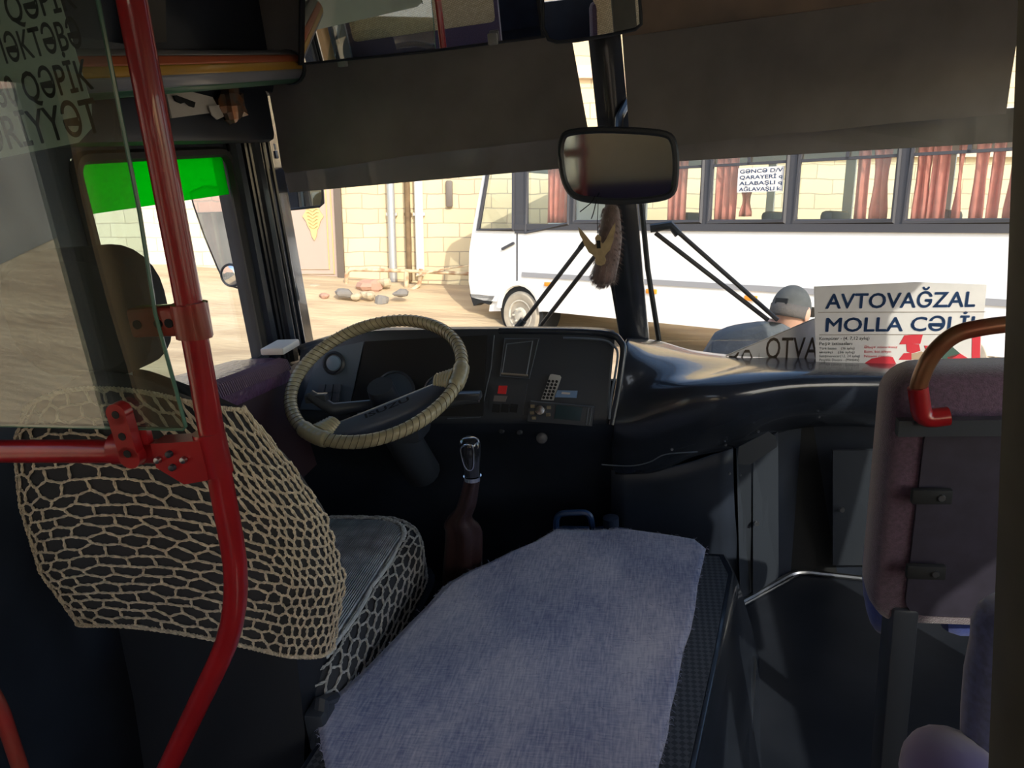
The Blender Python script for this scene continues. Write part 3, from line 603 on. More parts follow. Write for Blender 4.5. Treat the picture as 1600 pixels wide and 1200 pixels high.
# ================================================================== wipers (outside, in front of the glass)
def wiper(lab, rods, head, blade, grp):
    t = thing('wiper', lab, 'wiper', head[0], MB, grp)
    for a, b in rods: part('arm', MM().tube([a, b], .0075, 8), pm('wiper_grey_brown', (.055, .045, .045), .5), t)
    part('head', MM().tube(head, .014, 8), BLACK, t)
    for bl in blade: part('blade', MM().tube(bl, .009, 6), RUBBER, t)
VW = 2.44
wiper('pair of wiper arms on the left windscreen pane', [(px(806, 518, v=VW), px(916, 375, v=VW)), (px(838, 518, v=VW), px(932, 397, v=VW))], [px(808, 512, v=VW), px(818, 500, v=VW)], [[px(906, 388, v=VW - .01), px(916, 374, v=VW - .01)], [px(957, 440, v=VW - .02), px(972, 528, v=VW - .02)]], 'windscreen wipers')
wiper('pair of wiper arms on the right windscreen pane', [(px(1024, 364, v=VW), px(1200, 500, v=VW)), (px(1052, 356, v=VW), px(1215, 500, v=VW))], [px(1016, 357, v=VW), px(1048, 352, v=VW), px(1060, 366, v=VW)], [[px(1002, 318, v=VW - .01), px(1012, 420, v=VW - .01), px(1032, 548, v=VW - .01)]], 'windscreen wipers')
# ================================================================== inside mirrors on the visors
P = [px(x_, y_, v=2.13) for x_, y_ in [(478, 102), (520, 97), (700, 72), (843, 50), (835, -30), (820, -90), (500, -60), (484, 20)]]
P = [px(478, 102, v=2.13), px(660, 80, v=2.13), px(846, 52, v=2.13), px(838, -20, v=2.13), px(828, -80, v=2.13), px(650, -60, v=2.13), px(490, -40, v=2.13)]
t, c, n = mirror('wide_mirror', 'long frameless passenger mirror clipped on the left sun visor', P, 2.13, glassmat=MIRROR, tgt=(-0.50, -1.2, 1.02), th=.02, frame_r=.004)
for x_, y_ in ((535, 96), (770, 61)): part('clip', MM().box(px(x_, y_, v=2.115), (.013, .008, .014), bev=.003), pm('grey_clear_clip', (.35, .36, .36), .3), t)
P = [px(x_, y_, v=2.05) for x_, y_ in [(850, 45), (858, 62), (870, 66), (900, 63), (950, 54), (992, 44), (1001, 36), (1000, 15), (996, -40), (850, -40)]]
t, c, n = mirror('upper_mirror', 'rear view mirror at the top edge above the centre post', P, 2.05, tgt=(.45, -1.3, 1.15), frame_r=.005)
P = [px(x_, y_, v=1.98) for x_, y_ in [(876, 240), (880, 216), (893, 207), (940, 203), (1000, 205), (1040, 210), (1052, 222), (1056, 250), (1055, 280), (1050, 300), (1030, 309), (980, 314), (930, 313), (900, 307), (886, 292), (879, 270)]]
t, c, n = mirror('rear_view_mirror', 'dark rounded rear view mirror hanging at the windscreen centre', cr(P, 3, True), 1.98, glassmat=MIRRORD, tgt=(-.72, -.6, 1.05), frame_r=.009, th=.045)
part('stalk', MM().tube([c + V((0, .03, .02)), c + V((0, .2, .12)), V((-.09, 2.28, c.z + .16))], .012, 8), BLACK, t)
# charms under the mirror
FUR = pm('mauve_grey_fur', (.26, .18, .17), .95, var=(40, .4), sheen=.8)
c = px(948, 400, v=2.0)
pl = [px(954, 319, v=2.02), px(955, 335, v=2.01), px(953, 370, v=2.0), px(950, 400, v=2.0), px(945, 425, v=2.0), px(943, 438, v=2.0), px(943, 446, v=2.0)]
mm = MM().tube(cr(pl, 4), [.012] * 2 + [.014 + .018 * min(1, i / 8) for i in range(2, 20)] + [.030, .028, .022, .014, .006][:5], 14)
tl = thing('fur_tail_charm', 'mauve grey fur tail hanging from the mirror', 'charm', px(952, 300, v=2.0))
part('fur', mm, FUR, tl)
hm = MM(); rr = random.Random(3)
for i in range(2600):
    j = rr.randrange(len(mm.v)); p = mm.v[j] + V([rr.uniform(-.003, .003) for _ in range(3)]); ax_ = V((pl[3].x, pl[3].y, p.z)); d_ = (p - ax_).normalized() * .7 + V((0, 0, -.9)) + V([rr.uniform(-.3, .3) for _ in range(3)])
    s_ = d_.cross(V((rr.random(), rr.random(), rr.random()))).normalized() * .0006
    hm.add([p - s_, p + s_, p + d_.normalized() * rr.uniform(.008, .016)], [(0, 1, 2)])
setp(part('hair_tuft', hm, FUR, tl), kind='stuff')
ex, en = plane_ax(px(936, 385, v=1.95), (1, 0, .06), (0, 0, 1))
WOODC = pm('light_wood_charm', (.50, .38, .22), .6, var=(60, .2))
half = [(0, -.050), (.010, -.047), (.015, -.038), (.012, -.028), (.018, -.020), (.028, -.012), (.033, .000), (.038, .010), (.041, .024), (.046, .036), (.048, .056), (.040, .047), (.030, .032), (.020, .016), (.011, .006), (.006, .010), (.008, .024), (0, .032)]
t = thing('eagle_charm', 'light wooden eagle charm with raised wings hanging from the mirror', 'charm', ex(0, 0))
o2 = [ex(a, b) for a, b in half] + [ex(-a, b) for a, b in half[-2:0:-1]]
part('eagle', MM().slab(o2, en * .004), WOODC, t)
mm = MM().box(ex(0, .006, .006), (.005, .002, .010)); part('dark_inlay', mm, MATTE, t)
part('cord', MM().tube([ex(0, .034), ex(.002, .06), ex(.01, .11)], .001, 5), MATTE, t)
part('wire', MM().tube(cr([px(906, 331, v=1.95), px(915, 324, v=1.95), px(924, 316, v=1.95), px(930, 306, v=1.95)]), .0014, 5), MATTE, t)
part('wire', MM().tube(cr([px(924, 342, v=1.95), px(928, 330, v=1.95), px(932, 312, v=1.95)]), .0014, 5), MATTE, t)
# ================================================================== overhead striped rail and the things below it
C = [pm('rail_grey', (.28, .28, .29), .35), pm('rail_orange', (.62, .16, .07), .35), pm('rail_yellow', (.62, .34, .05), .35), pm('rail_pale', (.30, .31, .36), .3), pm('rail_green', (.05, .16, .10), .4), BLACK]
t = thing('striped_roof_rail', 'rounded overhead rail with grey, orange, yellow and green stripes', 'rail', (-1.02, 1.6, 1.65))
r0, r1 = px(225, 112, u=-1.0), px(465, 103, u=-1.0); ax_ = V((0, 1, (r1.z - r0.z) / (r1.y - r0.y)))
r0 = r0 - ax_ * .3
def rail(ang0, ang1, nm, mat, rad=.042):
    rings = []
    for p in (r0, r1):
        rr_ = []
        for j in range(6):
            a = math.radians(ang0 + (ang1 - ang0) * j / 5); rr_.append(V((p.x - .03 + rad * math.cos(a), p.y, p.z + rad * math.sin(a))))
        rings.append(rr_)
    part(nm, MM().loft(rings, cap=False, closed=False), mat, t, solid=.004)
for nm, a0, a1, mt in (('grey_stripe', 78, 42, C[0]), ('orange_stripe', 42, 14, C[1]), ('yellow_stripe', 14, -12, C[2]), ('pale_stripe', -12, -48, C[3]), ('green_stripe', -48, -85, C[4])): rail(a0, a1, nm, mt)
part('core', MM().tube([r0 - V((.03, 0, 0)), r1 - V((.03, 0, 0))], .038, 14), BLACK, t)
part('end_cap', MM().lathe(r1 - V((.03, 0, 0)), (0, 1, 0), [(0, .047), (.02, .047)], 18), BLACK, t)
part('bracket', MM().box(((r0.x + r1.x) / 2 - .12, 1.7, 1.70), (.07, .4, .012)), BLACK, t)
u_ = -1.12
q = [px(256, 138, u=u_), px(266, 185, u=u_), px(325, 177, u=u_), px(338, 166, u=u_), px(330, 152, u=u_), px(295, 143, u=u_)]
t = thing('folded_card', 'white folded card with dark glasses shape tucked above the side window', 'card', q[1])
part('sheet', MM().slab(q, (.004, 0, 0)), CARD, t)
g_ = [px(x_, y_, u=u_ + .008) for x_, y_ in [(270, 150), (273, 158), (282, 162), (288, 160), (295, 166), (302, 168), (304, 160), (288, 154), (274, 149)]]
part('dark_glasses_shape', MM().slab(g_, (.003, 0, 0)), MATTE, t)
q = [px(325, 166, u=u_ + .01), px(330, 180, u=u_ + .01), px(338, 187, u=u_ + .01), px(351, 181, u=u_ + .01), px(343, 164, u=u_ + .01)]
solo('paper_slip', 'small white paper slip hanging between card and crumpled wrapper', 'paper', MM().slab(q, (.003, 0, 0)), CARD)
c = px(362, 162, u=u_ + .02); mm = MM().ell((0, 0, 0), (.03, .045, .045), n=14, m=9); mm.v = [c + q_ * (1 + .5 * noise.noise(q_ * 45)) for q_ in mm.v]
solo('crumpled_wrapper', 'crumpled shiny dark wrapper above the side window', 'wrapper', mm, pm('crumpled_foil', (.20, .18, .16), .25, .5, var=(30, .6), col2=(.30, .12, .05)), c, smooth=10)
q = [px(375, 146, u=u_), px(383, 172, u=u_), px(378, 176, u=u_), px(366, 146, u=u_)]
solo('white_card_corner', 'white card corner poking out right of the wrapper', 'card', MM().slab(q, (.003, 0, 0)), CARD)
q = [px(200, -10, u=-1.1), px(208, 68, u=-1.1), px(258, 66, u=-1.1), px(256, -10, u=-1.1)]
solo('grey_paper', 'dark grey sheet at the top left above the striped rail', 'paper', MM().slab(q, (.004, 0, 0)), pm('grey_sheet', (.10, .095, .09), .8))
# ================================================================== partition: red rails, glass, notice
t = thing('red_handrail', 'red tubular partition rail with bent pole behind the driver seat', 'handrail', (-.56, .76, 0))
up0 = px(205, 0, v=.76); up1 = px(378, 925, v=.76); d_ = (up0 - up1)
pole = bend([up1 + d_ * 1.5, px(300, 500, v=.76), px(335, 700, v=.76), px(382, 950, v=.76), px(262, 1200, v=.76), px(200, 1330, v=.76)], .11)
part('pole', MM().tube(pole, .0155, 16), RED, t)
part('rail', MM().tube([px(-260, 705, v=.76), px(335, 705, v=.76)], .0155, 16), RED, t)
j = px(333, 707, v=.76)
part('tee_joint', MM().tube([j + V((0, 0, .028)), j - V((0, 0, .028))], .0195, 16).tube([j - V((.07, 0, 0)), j], .0185, 16).slab([j + V((-.07, -.019, .020)), j + V((-.07, -.019, -.012)), j + V((-.035, -.021, -.034)), j + V((0, -.021, -.028)), j + V((0, -.021, .024))], (0, .03, 0)), RED, t)
for dx, dz in ((-.062, .0), (-.044, .008), (-.044, -.010), (-.026, .0)): part('screw', MM().lathe(j + V((dx, -.024, dz)), (0, -1, 0), [(-.003, .0045), (.002, .004), (.003, .002)], 10), STEEL if dx != -.044 else BLACK, t)
j = px(300, 500, v=.76)
mm = MM().tube([j + V((.001, 0, .02)), j + V((-.001, 0, -.02))], .021, 16); mm.box(j + V((-.045, 0, .001)), (.032, .012, .018), bev=.005); mm.tube([j + V((.012, -.005, .021)), j + V((.012, -.005, -.021))], .012, 10)
cl_ = part('glass_clamp', mm, REDWORN, t)
mm = MM()
for dx in (-.064, -.036, -.022): mm.lathe(j + V((dx, -.0125, 0)), (0, -1, 0), [(-.004, .0055), (.001, .0055)], 12)
part('bolt_hole', mm, MATTE, cl_)
j = px(205, 700, v=.76)
mm = MM().tube([j + V((0, 0, -.018)), j + V((0, 0, .018))], .014, 12); mm.tube([j - V((.022, 0, 0)), j + V((.018, 0, 0))], .021, 16)
b0, b1 = px(207, 712, v=.735), px(187, 645, v=.735); mm.loft([[V((p.x + a, p.y + b, p.z + c_)) for a, b in ((-.013, -.007), (.013, -.007), (.013, .007), (-.013, .007))] for p, c_ in ((b0, 0), (b1, 0))]); mm.lathe(b1 + V((0, .007, 0)), (0, -1, 0), [(0, .0135), (.014, .0135)], 16)
mm.lathe(b0 + V((0, .007, 0)), (0, -1, 0), [(0, .0145), (.014, .0145)], 16); mm.box(px(217, 680, v=.75), (.016, .006, .012), bev=.003)
cl_ = part('glass_clamp', mm, RED, t)
mm = MM()
for p in (b0 + (b1 - b0) * 1.0, b0 + (b1 - b0) * .5, b0 + (b1 - b0) * .1): mm.lathe(p + V((0, -.007, 0)), (0, -1, 0), [(-.003, .005), (.001, .005)], 12)
part('bolt_hole', mm, MATTE, cl_)
t = part('lower_brace', MM().tube(bend([px(-60, 1020, v=.72), px(-5, 1090, v=.72), px(45, 1240, v=.72)], .04), .011, 12), REDWORN, None); setp(t, 'short red tube at the lower left corner', 'handrail')
g0 = [px(-330, -120, v=.742), px(137, -120, v=.742), px(150, 0, v=.742), px(215, 330, v=.742), px(240, 490, v=.742), px(288, 668, v=.742), px(284, 672, v=.742), px(-280, 660, v=.742)]
t = thing('partition_glass', 'clear glass partition pane clamped to the red rail', 'glass pane', g0[5])
part('pane', MM().slab(g0, (0, .006, 0)), PARTG, t)
part('polished_edge', MM().tube([q + V((0, .003, 0)) for q in g0[1:8]], .0024, 6), PARTE, t)
# notice behind the glass
NP = translucent(pm('notice_paper_grey', (.82, .86, .80), .75, var=(8, .1)), (.85, .92, .86), .55)
o0 = px(160, 222, v=.752); ua = (px(160, 222, v=.752) - px(0, 252, v=.752)).normalized(); ub = (px(118, -10, v=.752) - px(150, 190, v=.752)); nx, nn_ = plane_ax(o0, ua, ub)
t = thing('notice', 'grey white fare notice with dark capital letters on the glass', 'notice', o0)
out = [nx(-.55, 0), nx(-.03, .004), nx(-.008, .016), nx(0, .04), nx(.0, .30), nx(-.55, .30)]
part('sheet', MM().slab(out, (0, .001, 0)), NP, t)
mm = MM()
for tx, x_, y0_, y1_, hh in (('ƏRİYYƏT', 160, 205, 0, .036), ('0.30 QƏPİK', 146, 138, 0, .031), ('MƏKTƏBƏ', 130, 72, 0, .029), ('0.50 QƏPİK', 120, 12, 0, .029)):
    P0 = px(x_, y0_, v=.75); dlt = P0 - o0; a = dlt.dot(ua); b = dlt.dot((ub - ua * ub.dot(ua)).normalized())
    wd = {'ƏRİYYƏT': .150, '0.30 QƏPİK': .142, 'MƏKTƏBƏ': .112, '0.50 QƏPİK': .140}[tx]
    k = textmesh(tx, lambda x, y: nx(x, y) - V((0, .0012, 0)), hh, a - wd, b, width=wd, bold=.012); part('lettering', k, INKK, t)
# ================================================================== driver seat
def seat_ring(t_):                                   # outline of the backrest at height t_ (0 bottom, 1 top)
    v0 = 1.0 - .07 * t_
    tab = [(0, (100, 985), (262, 978), (488, 1046)), (.33, (42, 905), (235, 880), (503, 935)), (.66, (8, 800), (205, 770), (468, 830)), (.88, (-5, 700), (190, 665), (402, 735)), (1, (10, 655), (170, 603), (342, 652))]
    for i in range(len(tab) - 1):
        if t_ <= tab[i + 1][0]: break
    a, b = tab[i], tab[i + 1]; s = (t_ - a[0]) / (b[0] - a[0])
    L, M_, R2 = [px(a[k][0] * (1 - s) + b[k][0] * s, a[k][1] * (1 - s) + b[k][1] * s, v=v0) for k in (1, 2, 3)]
    def w_(u):                                        # parabola through the three heights
        return L.z * (u - M_.x) * (u - R2.x) / ((L.x - M_.x) * (L.x - R2.x)) + M_.z * (u - L.x) * (u - R2.x) / ((M_.x - L.x) * (M_.x - R2.x)) + R2.z * (u - L.x) * (u - M_.x) / ((R2.x - L.x) * (R2.x - M_.x))
    l, r = L.x, R2.x; m_ = (l + r) / 2; th = .11 if t_ < .85 else .11 - .3 * (t_ - .85)
    ctl = [(l, v0 + .05), (l + .05, v0 + .008), (m_, v0 - .012), (r - .09, v0 + .0), (r - .03, v0 + .02), (r, v0 + .06), (r - .03, v0 + th), (m_, v0 + th + .01), (l + .04, v0 + th)]
    return [V((p.x, p.y, w_(p.x) - (p.y - v0) * .15)) for p in cr([V((a_, b_, 0)) for a_, b_ in ctl], 6, True)]
NR = 22
rings = [seat_ring(i / NR) for i in range(NR + 1)]
ds = thing('driver_seat', 'black driver seat with tall backrest and headrest at the wheel', 'seat', (-.83, 1.3, 0))
SB = pm('black_seat_cloth', (.035, .035, .04), .85, bump=(200, .3, .002))
mm = MM(); inner = [[q + (V((sum(p.x for p in r) / len(r), sum(p.y for p in r) / len(r), q.z)) - q) * .35 + V((0, 0, .02)) for q in r] for r in rings[-1:]]
mm.loft(rings + inner); part('backrest', mm, SB, ds, smooth=70)
# lower shell of the seat below the cover
low = [px(95, 990, v=1.0), px(262, 985, v=.99), px(440, 1035, v=1.0)]
mm = MM().loft([[V((-1.03, 1.03, .72)), V((-.8, 1.01, .72)), V((-.67, 1.03, .64)), V((-.67, 1.12, .62)), V((-1.03, 1.12, .70))], [V((-1.02, 1.0, .5)), V((-.8, .97, .48)), V((-.67, 1.0, .45)), V((-.67, 1.15, .45)), V((-1.03, 1.15, .5))], [V((-1.0, .95, .32)), V((-.8, .92, .32)), V((-.68, .96, .32)), V((-.68, 1.2, .32)), V((-1.0, 1.2, .32))]]); part('back_shell', mm, pm('dark_blue_grey_plastic', (.014, .016, .022), .4), ds)
hc = px(128, 503, v=.985); hc = V((-.885, .985, 1.262))
mm = MM()
ol = rrect(0, 0, .125, .098, .075, 6); mm.loft([[V((hc.x + a * k, hc.y + d, hc.z + b * k)) for a, b in ol] for d, k in ((-.045, .6), (-.04, .85), (-.02, 1), (.03, 1), (.05, .8))]); part('headrest', mm, SB, ds)
mm = MM().tube([hc - V((.05, 0, .05)), hc - V((.05, 0, .2))], .006, 8); mm.tube([hc + V((.05, 0, -.05)), hc + V((.05, 0, -.2))], .006, 8); part('headrest_post', mm, STEEL, ds)
def cush(w0, w1, k=1.0, mid=None):
    return [V((a, b, 0)) for a, b in rrect(-.835, 1.37, .195 * k, .375 * k, .13 * k, 7)]
mm = MM().loft([[q + V((0, 0, w_)) for q in cush(0, 0, k)] for w_, k in ((.34, .93), (.37, 1), (.46, 1), (.49, .965), (.510, .90), (.520, .80), (.524, .5))]); part('cushion', mm, SB, ds, smooth=60)
mm = MM().loft([[q + V((.0, 0, w_)) for q in cush(0, 0, k)] for w_, k in ((.27, .8), (.30, 1.06), (.345, 1.08), (.35, 1.0))]); part('seat_pan', mm, pm('glossy_blue_black', (.025, .032, .045), .25), ds)
mm = MM().box((-.85, 1.38, .14), (.16, .22, .14), bev=.03); part('pedestal', mm, DARK, ds)
mm = MM().tube([(-.65, 1.0, .42), (-.64, 1.03, .50), (-.645, 1.08, .46)], .014, 8).box((-.65, 1.03, .44), (.02, .03, .05), bev=.01); part('recliner_lever', mm, BLACK, ds)
# crocheted net over the backrest
def ring_at(t_):
    return seat_ring(min(max(t_, 0), 1))
RC = [seat_ring(i / 60) for i in range(61)]
N_ = len(RC[0])
def surf(s, t_, off=.004):                           # s runs left edge - back - right side
    t_ = min(max(t_, 0), 1); k = t_ * 60; i = min(int(k), 59); f_ = k - i
    x = s * (N_ * .62) - 1.0; x %= N_; j0 = int(x); g_ = x - j0; j1 = (j0 + 1) % N_
    def P(i, j): return RC[i][j]
    a = P(i, j0) * (1 - g_) + P(i, j1) * g_; b = P(i + 1, j0) * (1 - g_) + P(i + 1, j1) * g_
    p = a * (1 - f_) + b * f_; tn = (P(i, j1) - P(i, j0)); n_ = V((tn.y, -tn.x, 0)).normalized()
    return p + n_ * off
def strand(mm, a, b, r=.0017):
    if (b - a).length < .002: return
    d = (b - a); s_ = d.orthogonal().normalized(); s2 = d.cross(s_).normalized(); tw = rr.uniform(0, 6)
    for ph in (0, math.pi):
        mm.tube([a + d * t_ + (s_ * math.cos(tw + ph + t_ * 5) + s2 * math.sin(tw + ph + t_ * 5)) * r * .75 for t_ in (0, .33, .66, 1)], r * .8, 4, cap=False)
def net(fn, cols_, rows_, amp, jit=.0, r=.0017, skip=None, flatn=1.0):
    mm = MM(); pts = {}
    for i in range(rows_ + 1):
        for j in range(cols_ + 1):
            zz = amp / rows_ * (1 if (i + j) % 2 else -1); jx = rr.uniform(-jit, jit) / cols_; jy = rr.uniform(-jit, jit) / rows_
            pts[i, j] = fn(j / cols_ + jx + (.3 * i / cols_ if flatn != 1 else 0), min(max(i / rows_ + zz + jy, 0), 1))
    for i in range(rows_ + 1):
        for j in range(cols_):
            strand(mm, pts[i, j], pts[i, j + 1], r)
    for i in range(rows_):
        for j in range(cols_ + 1):
            if (i + j) % 2: strand(mm, pts[i, j], pts[i + 1, j], r)
    return mm
mm = net(lambda s, t_: surf(s, t_), 46, 21, .13, .20, .0019)
for sgm in range(2):
    pass
for i in range(60):                                  # hem cords
    strand(mm, surf(i / 60, 0.0), surf((i + 1) / 60, 0.0), .003); strand(mm, surf(i / 60, 1.0), surf((i + 1) / 60, 1.0), .003)
solo('crochet_backrest_cover', 'open-mesh beige crochet cover stretched over the driver backrest', 'seat cover', mm, ROPE, (-.83, .95, .9))
# crochet cover on the cushion: dense top and an open net side
def knit():
    m = pm('dense_crochet', (.56, .57, .60), .95, sheen=.3); n = m.node_tree.nodes; l = m.node_tree.links; b = n['Principled BSDF']
    tc = n.new('ShaderNodeTexCoord'); vo = n.new('ShaderNodeTexVoronoi'); vo.inputs['Scale'].default_value = 26; wv = n.new('ShaderNodeTexWave'); wv.inputs['Scale'].default_value = 60; wv.inputs['Distortion'].default_value = 1.5
    mx = n.new('ShaderNodeMath'); mx.operation = 'ADD'; m2 = n.new('ShaderNodeMath'); m2.operation = 'MULTIPLY'; m2.inputs[1].default_value = .35
    l.new(tc.outputs['Object'], vo.inputs[0]); l.new(tc.outputs['Object'], wv.inputs[0]); l.new(wv.outputs['Fac'], m2.inputs[0]); l.new(vo.outputs['Distance'], mx.inputs[0]); l.new(m2.outputs[0], mx.inputs[1])
    bn = n.new('ShaderNodeBump'); bn.inputs['Strength'].default_value = 1; bn.inputs['Distance'].default_value = .016
    cr_n = n.new('ShaderNodeValToRGB'); cr_n.color_ramp.elements[0].position = .1; cr_n.color_ramp.elements[0].color = (.72, .73, .76, 1); cr_n.color_ramp.elements[1].position = .9; cr_n.color_ramp.elements[1].color = (.36, .37, .40, 1); l.new(mx.outputs[0], cr_n.inputs[0]); l.new(cr_n.outputs[0], b.inputs['Base Color']); l.new(mx.outputs[0], bn.inputs['Height']); l.new(bn.outputs[0], b.inputs['Normal'])
    return m
t = thing('crochet_cushion_cover', 'grey white crochet cover on the driver cushion with open net border', 'seat cover', (-.865, 1.37, .52))
rg = [[q + V((0, 0, w_)) for q in cush(0, 0, k)] for w_, k in ((.517, .845), (.527, .80), (.532, .62), (.535, .3))]
part('dense_top', MM().loft(rg), knit(), t, smooth=80)
a = cush(0, 0, .845); n = len(a); sc = []
for k_ in range(512):
    f_ = k_ / 512 * n; i = int(f_); p = a[i] + (a[(i + 1) % n] - a[i]) * (f_ - i); d_ = (p - V((-.835, 1.37, 0))).normalized()
    sc.append(p + d_ * .007 * abs(math.sin(k_ / 512 * 64 * math.pi)) + V((0, 0, .520)))
mm = MM().tube(sc, .0045, 6, True)
part('scalloped_border', mm, WOOL, t)
cc_ = cush(0, 0, 1.012); cl2 = cc_ + [cc_[0]]
ln_ = [0]
for i in range(len(cc_)): ln_.append(ln_[-1] + (cl2[i + 1] - cl2[i]).length)
def cs(s, t_):
    x = (s % 1) * ln_[-1]
    for i in range(len(cc_)):
        if x <= ln_[i + 1]: break
    p = cl2[i] + (cl2[i + 1] - cl2[i]) * ((x - ln_[i]) / (ln_[i + 1] - ln_[i]))
    q = V((-.835, 1.37, 0)); pf = [(0, .362, 1.0), (.5, .455, 1.0), (.68, .492, .975), (.84, .514, .91), (1, .523, .835)]
    for a_, b_ in zip(pf, pf[1:]):
        if t_ <= b_[0]: break
    f_ = (t_ - a_[0]) / (b_[0] - a_[0]); return q + (p - q) * (a_[2] + (b_[2] - a_[2]) * f_) + V((0, 0, a_[1] + (b_[1] - a_[1]) * f_))
part('net_border', net(cs, 84, 8, .16, .22, .0022), pm('grey_white_cord', (.55, .53, .50), .9, var=(150, .3)), t)
# ================================================================== padded ledge by the driver's window
t = thing('padded_ledge', 'purple vinyl padded ledge under the driver side window', 'ledge', (-1.1, 1.5, .9))
rings = []
i0, i1 = px(335, 618, u=-.985), px(452, 572, u=-1.03)
for s in [k / 12 for k in range(-6, 13)]:
    v_ = i0.y + (i1.y - i0.y) * s; ui = -.985 - .045 * max(0, s); zi = i0.z + (i1.z - i0.z) * s if s > 0 else i0.z
    zt = zi + .022; rings.append([V((-1.198, v_, zt)), V((ui - .05, v_, zt + .004)), V((ui - .012, v_, zt - .004)), V((ui, v_, zi - .02)), V((ui - .004, v_, zi - .045)), V((-1.198, v_, zi - .045))])
part('quilted_top', MM().loft(rings), PURPLE, t)
mm = MM().loft([[q + V((0, 0, 0)) for q in ([V((-1.198, r[0].y, r[4].z + .002)), V((r[4].x + .0, r[0].y, r[4].z + .002)), V((-1.0, r[0].y, .62)), V((-1.08, r[0].y, .60)), V((-1.198, r[0].y, .0))])] for r in rings]); part('side_panel', mm, MAROON, t)
mm = MM()
for k in range(44):
    s = k / 43; p = i0 + (i1 - i0) * s; mm.tube([p + V((-.03, 0, .024)), p + V((-.008, .006, .016)), p + V((.004, .0, -.01))], .0022, 4)
part('stitching', mm, pm('purple_thread', (.16, .10, .17), .7), t)
c = px(440, 552, w=.955)
solo('white_tray', 'white plastic tray on the padded ledge beside the pillar', 'tray', MM().box(c + V((0, 0, .018)), (.035, .05, .010), bev=.005), pm('white_tray_plastic', (.75, .72, .70), .4), c)
# ================================================================== steering wheel
WC = V((-.737, 1.729, .913)); WN = V((-.0133, -.4335, .9010)).normalized()
wa = V((1, 0, 0)); wa = (wa - WN * wa.dot(WN)).normalized(); wb = WN.cross(wa)
RW_ = .228; RT = .0165
def rima(x, y):
    o_ = V((0, 0, H)); d_ = px(x, y, d=1) - o_; t_ = (WC - o_).dot(WN) / d_.dot(WN); q = o_ + d_ * t_ - WC; return math.atan2(q.dot(wb), q.dot(wa))
SA, SB = math.degrees(rima(715, 588)), math.degrees(rima(488, 682)) % 360
st = thing('steering_wheel', 'large steering wheel wrapped in cream vinyl tape', 'steering wheel', WC)
seg = 150; mm = MM(); vs_ = []; fs = []
nt_ = 14
for i in range(seg * 3):
    a = 2 * math.pi * i / (seg * 3); ph = (i % 5) / 5.0; rad = RT * (1 + .07 * (ph - .5) + .03 * math.sin(a * 7) + (.28 if abs((math.degrees(a) - SA + 180) % 360 - 180) < 9 else 0) + (.28 if abs((math.degrees(a) - SB + 180) % 360 - 180) < 11 else 0))
    rdir = wa * math.cos(a) + wb * math.sin(a)
    for j in range(nt_):
        b = 2 * math.pi * j / nt_; vs_.append(WC + rdir * (RW_ + rad * math.cos(b)) + WN * rad * math.sin(b))
k_ = seg * 3
for i in range(k_):
    for j in range(nt_): fs.append((i * nt_ + j, i * nt_ + (j + 1) % nt_, ((i + 1) % k_) * nt_ + (j + 1) % nt_, ((i + 1) % k_) * nt_ + j))
mm.add(vs_, fs); part('rim', mm, CREAM, st, smooth=80)
mm = MM()
for i in range(88):                                   # dark overlaps of the wrapping tape
    a0 = 2 * math.pi * i / 88
    mm.tube([WC + (wa * math.cos(a0 + .045 * math.sin(b)) + wb * math.sin(a0 + .045 * math.sin(b))) * (RW_ + RT * 1.035 * math.cos(b)) + WN * RT * 1.035 * math.sin(b) for b in [2 * math.pi * j / 14 for j in range(14)]], .0009, 4, True)
part('tape_seam', mm, pm('tape_dark_edge', (.10, .08, .05), .7), st)
def rima(x, y):
    o_ = V((0, 0, H)); d_ = px(x, y, d=1) - o_; t_ = (WC - o_).dot(WN) / d_.dot(WN); q = o_ + d_ * t_ - WC; return math.atan2(q.dot(wb), q.dot(wa))
sa, sb = rima(712, 590), rima(492, 682)
A_, B_ = WC + (wa * math.cos(sa) + wb * math.sin(sa)) * (RW_ - .01), WC + (wa * math.cos(sb) + wb * math.sin(sb)) * (RW_ - .01)
dn = WN * -.035; rings = []
for i in range(17):
    s = i / 16; p = A_ * (1 - s) + B_ * s + dn * math.sin(math.pi * s) ** .5; d = (B_ - A_).normalized(); q = WN.cross(d)
    hw = .016 + .020 * math.sin(math.pi * s) ** .6; hh = .010 + .014 * math.sin(math.pi * s)
    rings.append([p + q * hw * math.cos(b) * (abs(math.cos(b)) ** -.35 if abs(math.cos(b)) > .1 else 1) + WN * hh * math.sin(b) * (abs(math.sin(b)) ** -.35 if abs(math.sin(b)) > .1 else 1) for b in [2 * math.pi * j / 20 for j in range(20)]])
bar = part('spoke_bar', MM().loft(rings), pm('slate_hub_plastic', (.085, .10, .135), .32), st, smooth=60)
hx_, hn = plane_ax((A_ + B_) / 2 + dn + WN * .0265, -(B_ - A_), WN.cross(-(B_ - A_)))
if (hn.dot(WN)) < 0: hx_, hn = plane_ax((A_ + B_) / 2 + dn + WN * .0265, -(B_ - A_), -WN.cross(-(B_ - A_)))
k = textmesh('ISUZU', lambda x, y: hx_(x, y, .0005), .016, -.062, -.006, width=.115, bold=.02); part('lettering', k, pm('letter_black', (.012, .012, .015), .6), bar)
for P_, s in ((A_, 1), (B_, -1)):
    d = (P_ - WC).normalized(); q = WN.cross(d); mm = MM()
    for i in range(6): mm.tube([P_ - d * (.012 + .008 * i) + dn * (.2 + .06 * i) + (q * math.cos(b) * (.030 - .002 * i) + WN * math.sin(b) * .019) for b in [2 * math.pi * j / 14 for j in range(14)]], .005, 6, True)
    part('spoke_wrap', mm, CREAM, st)
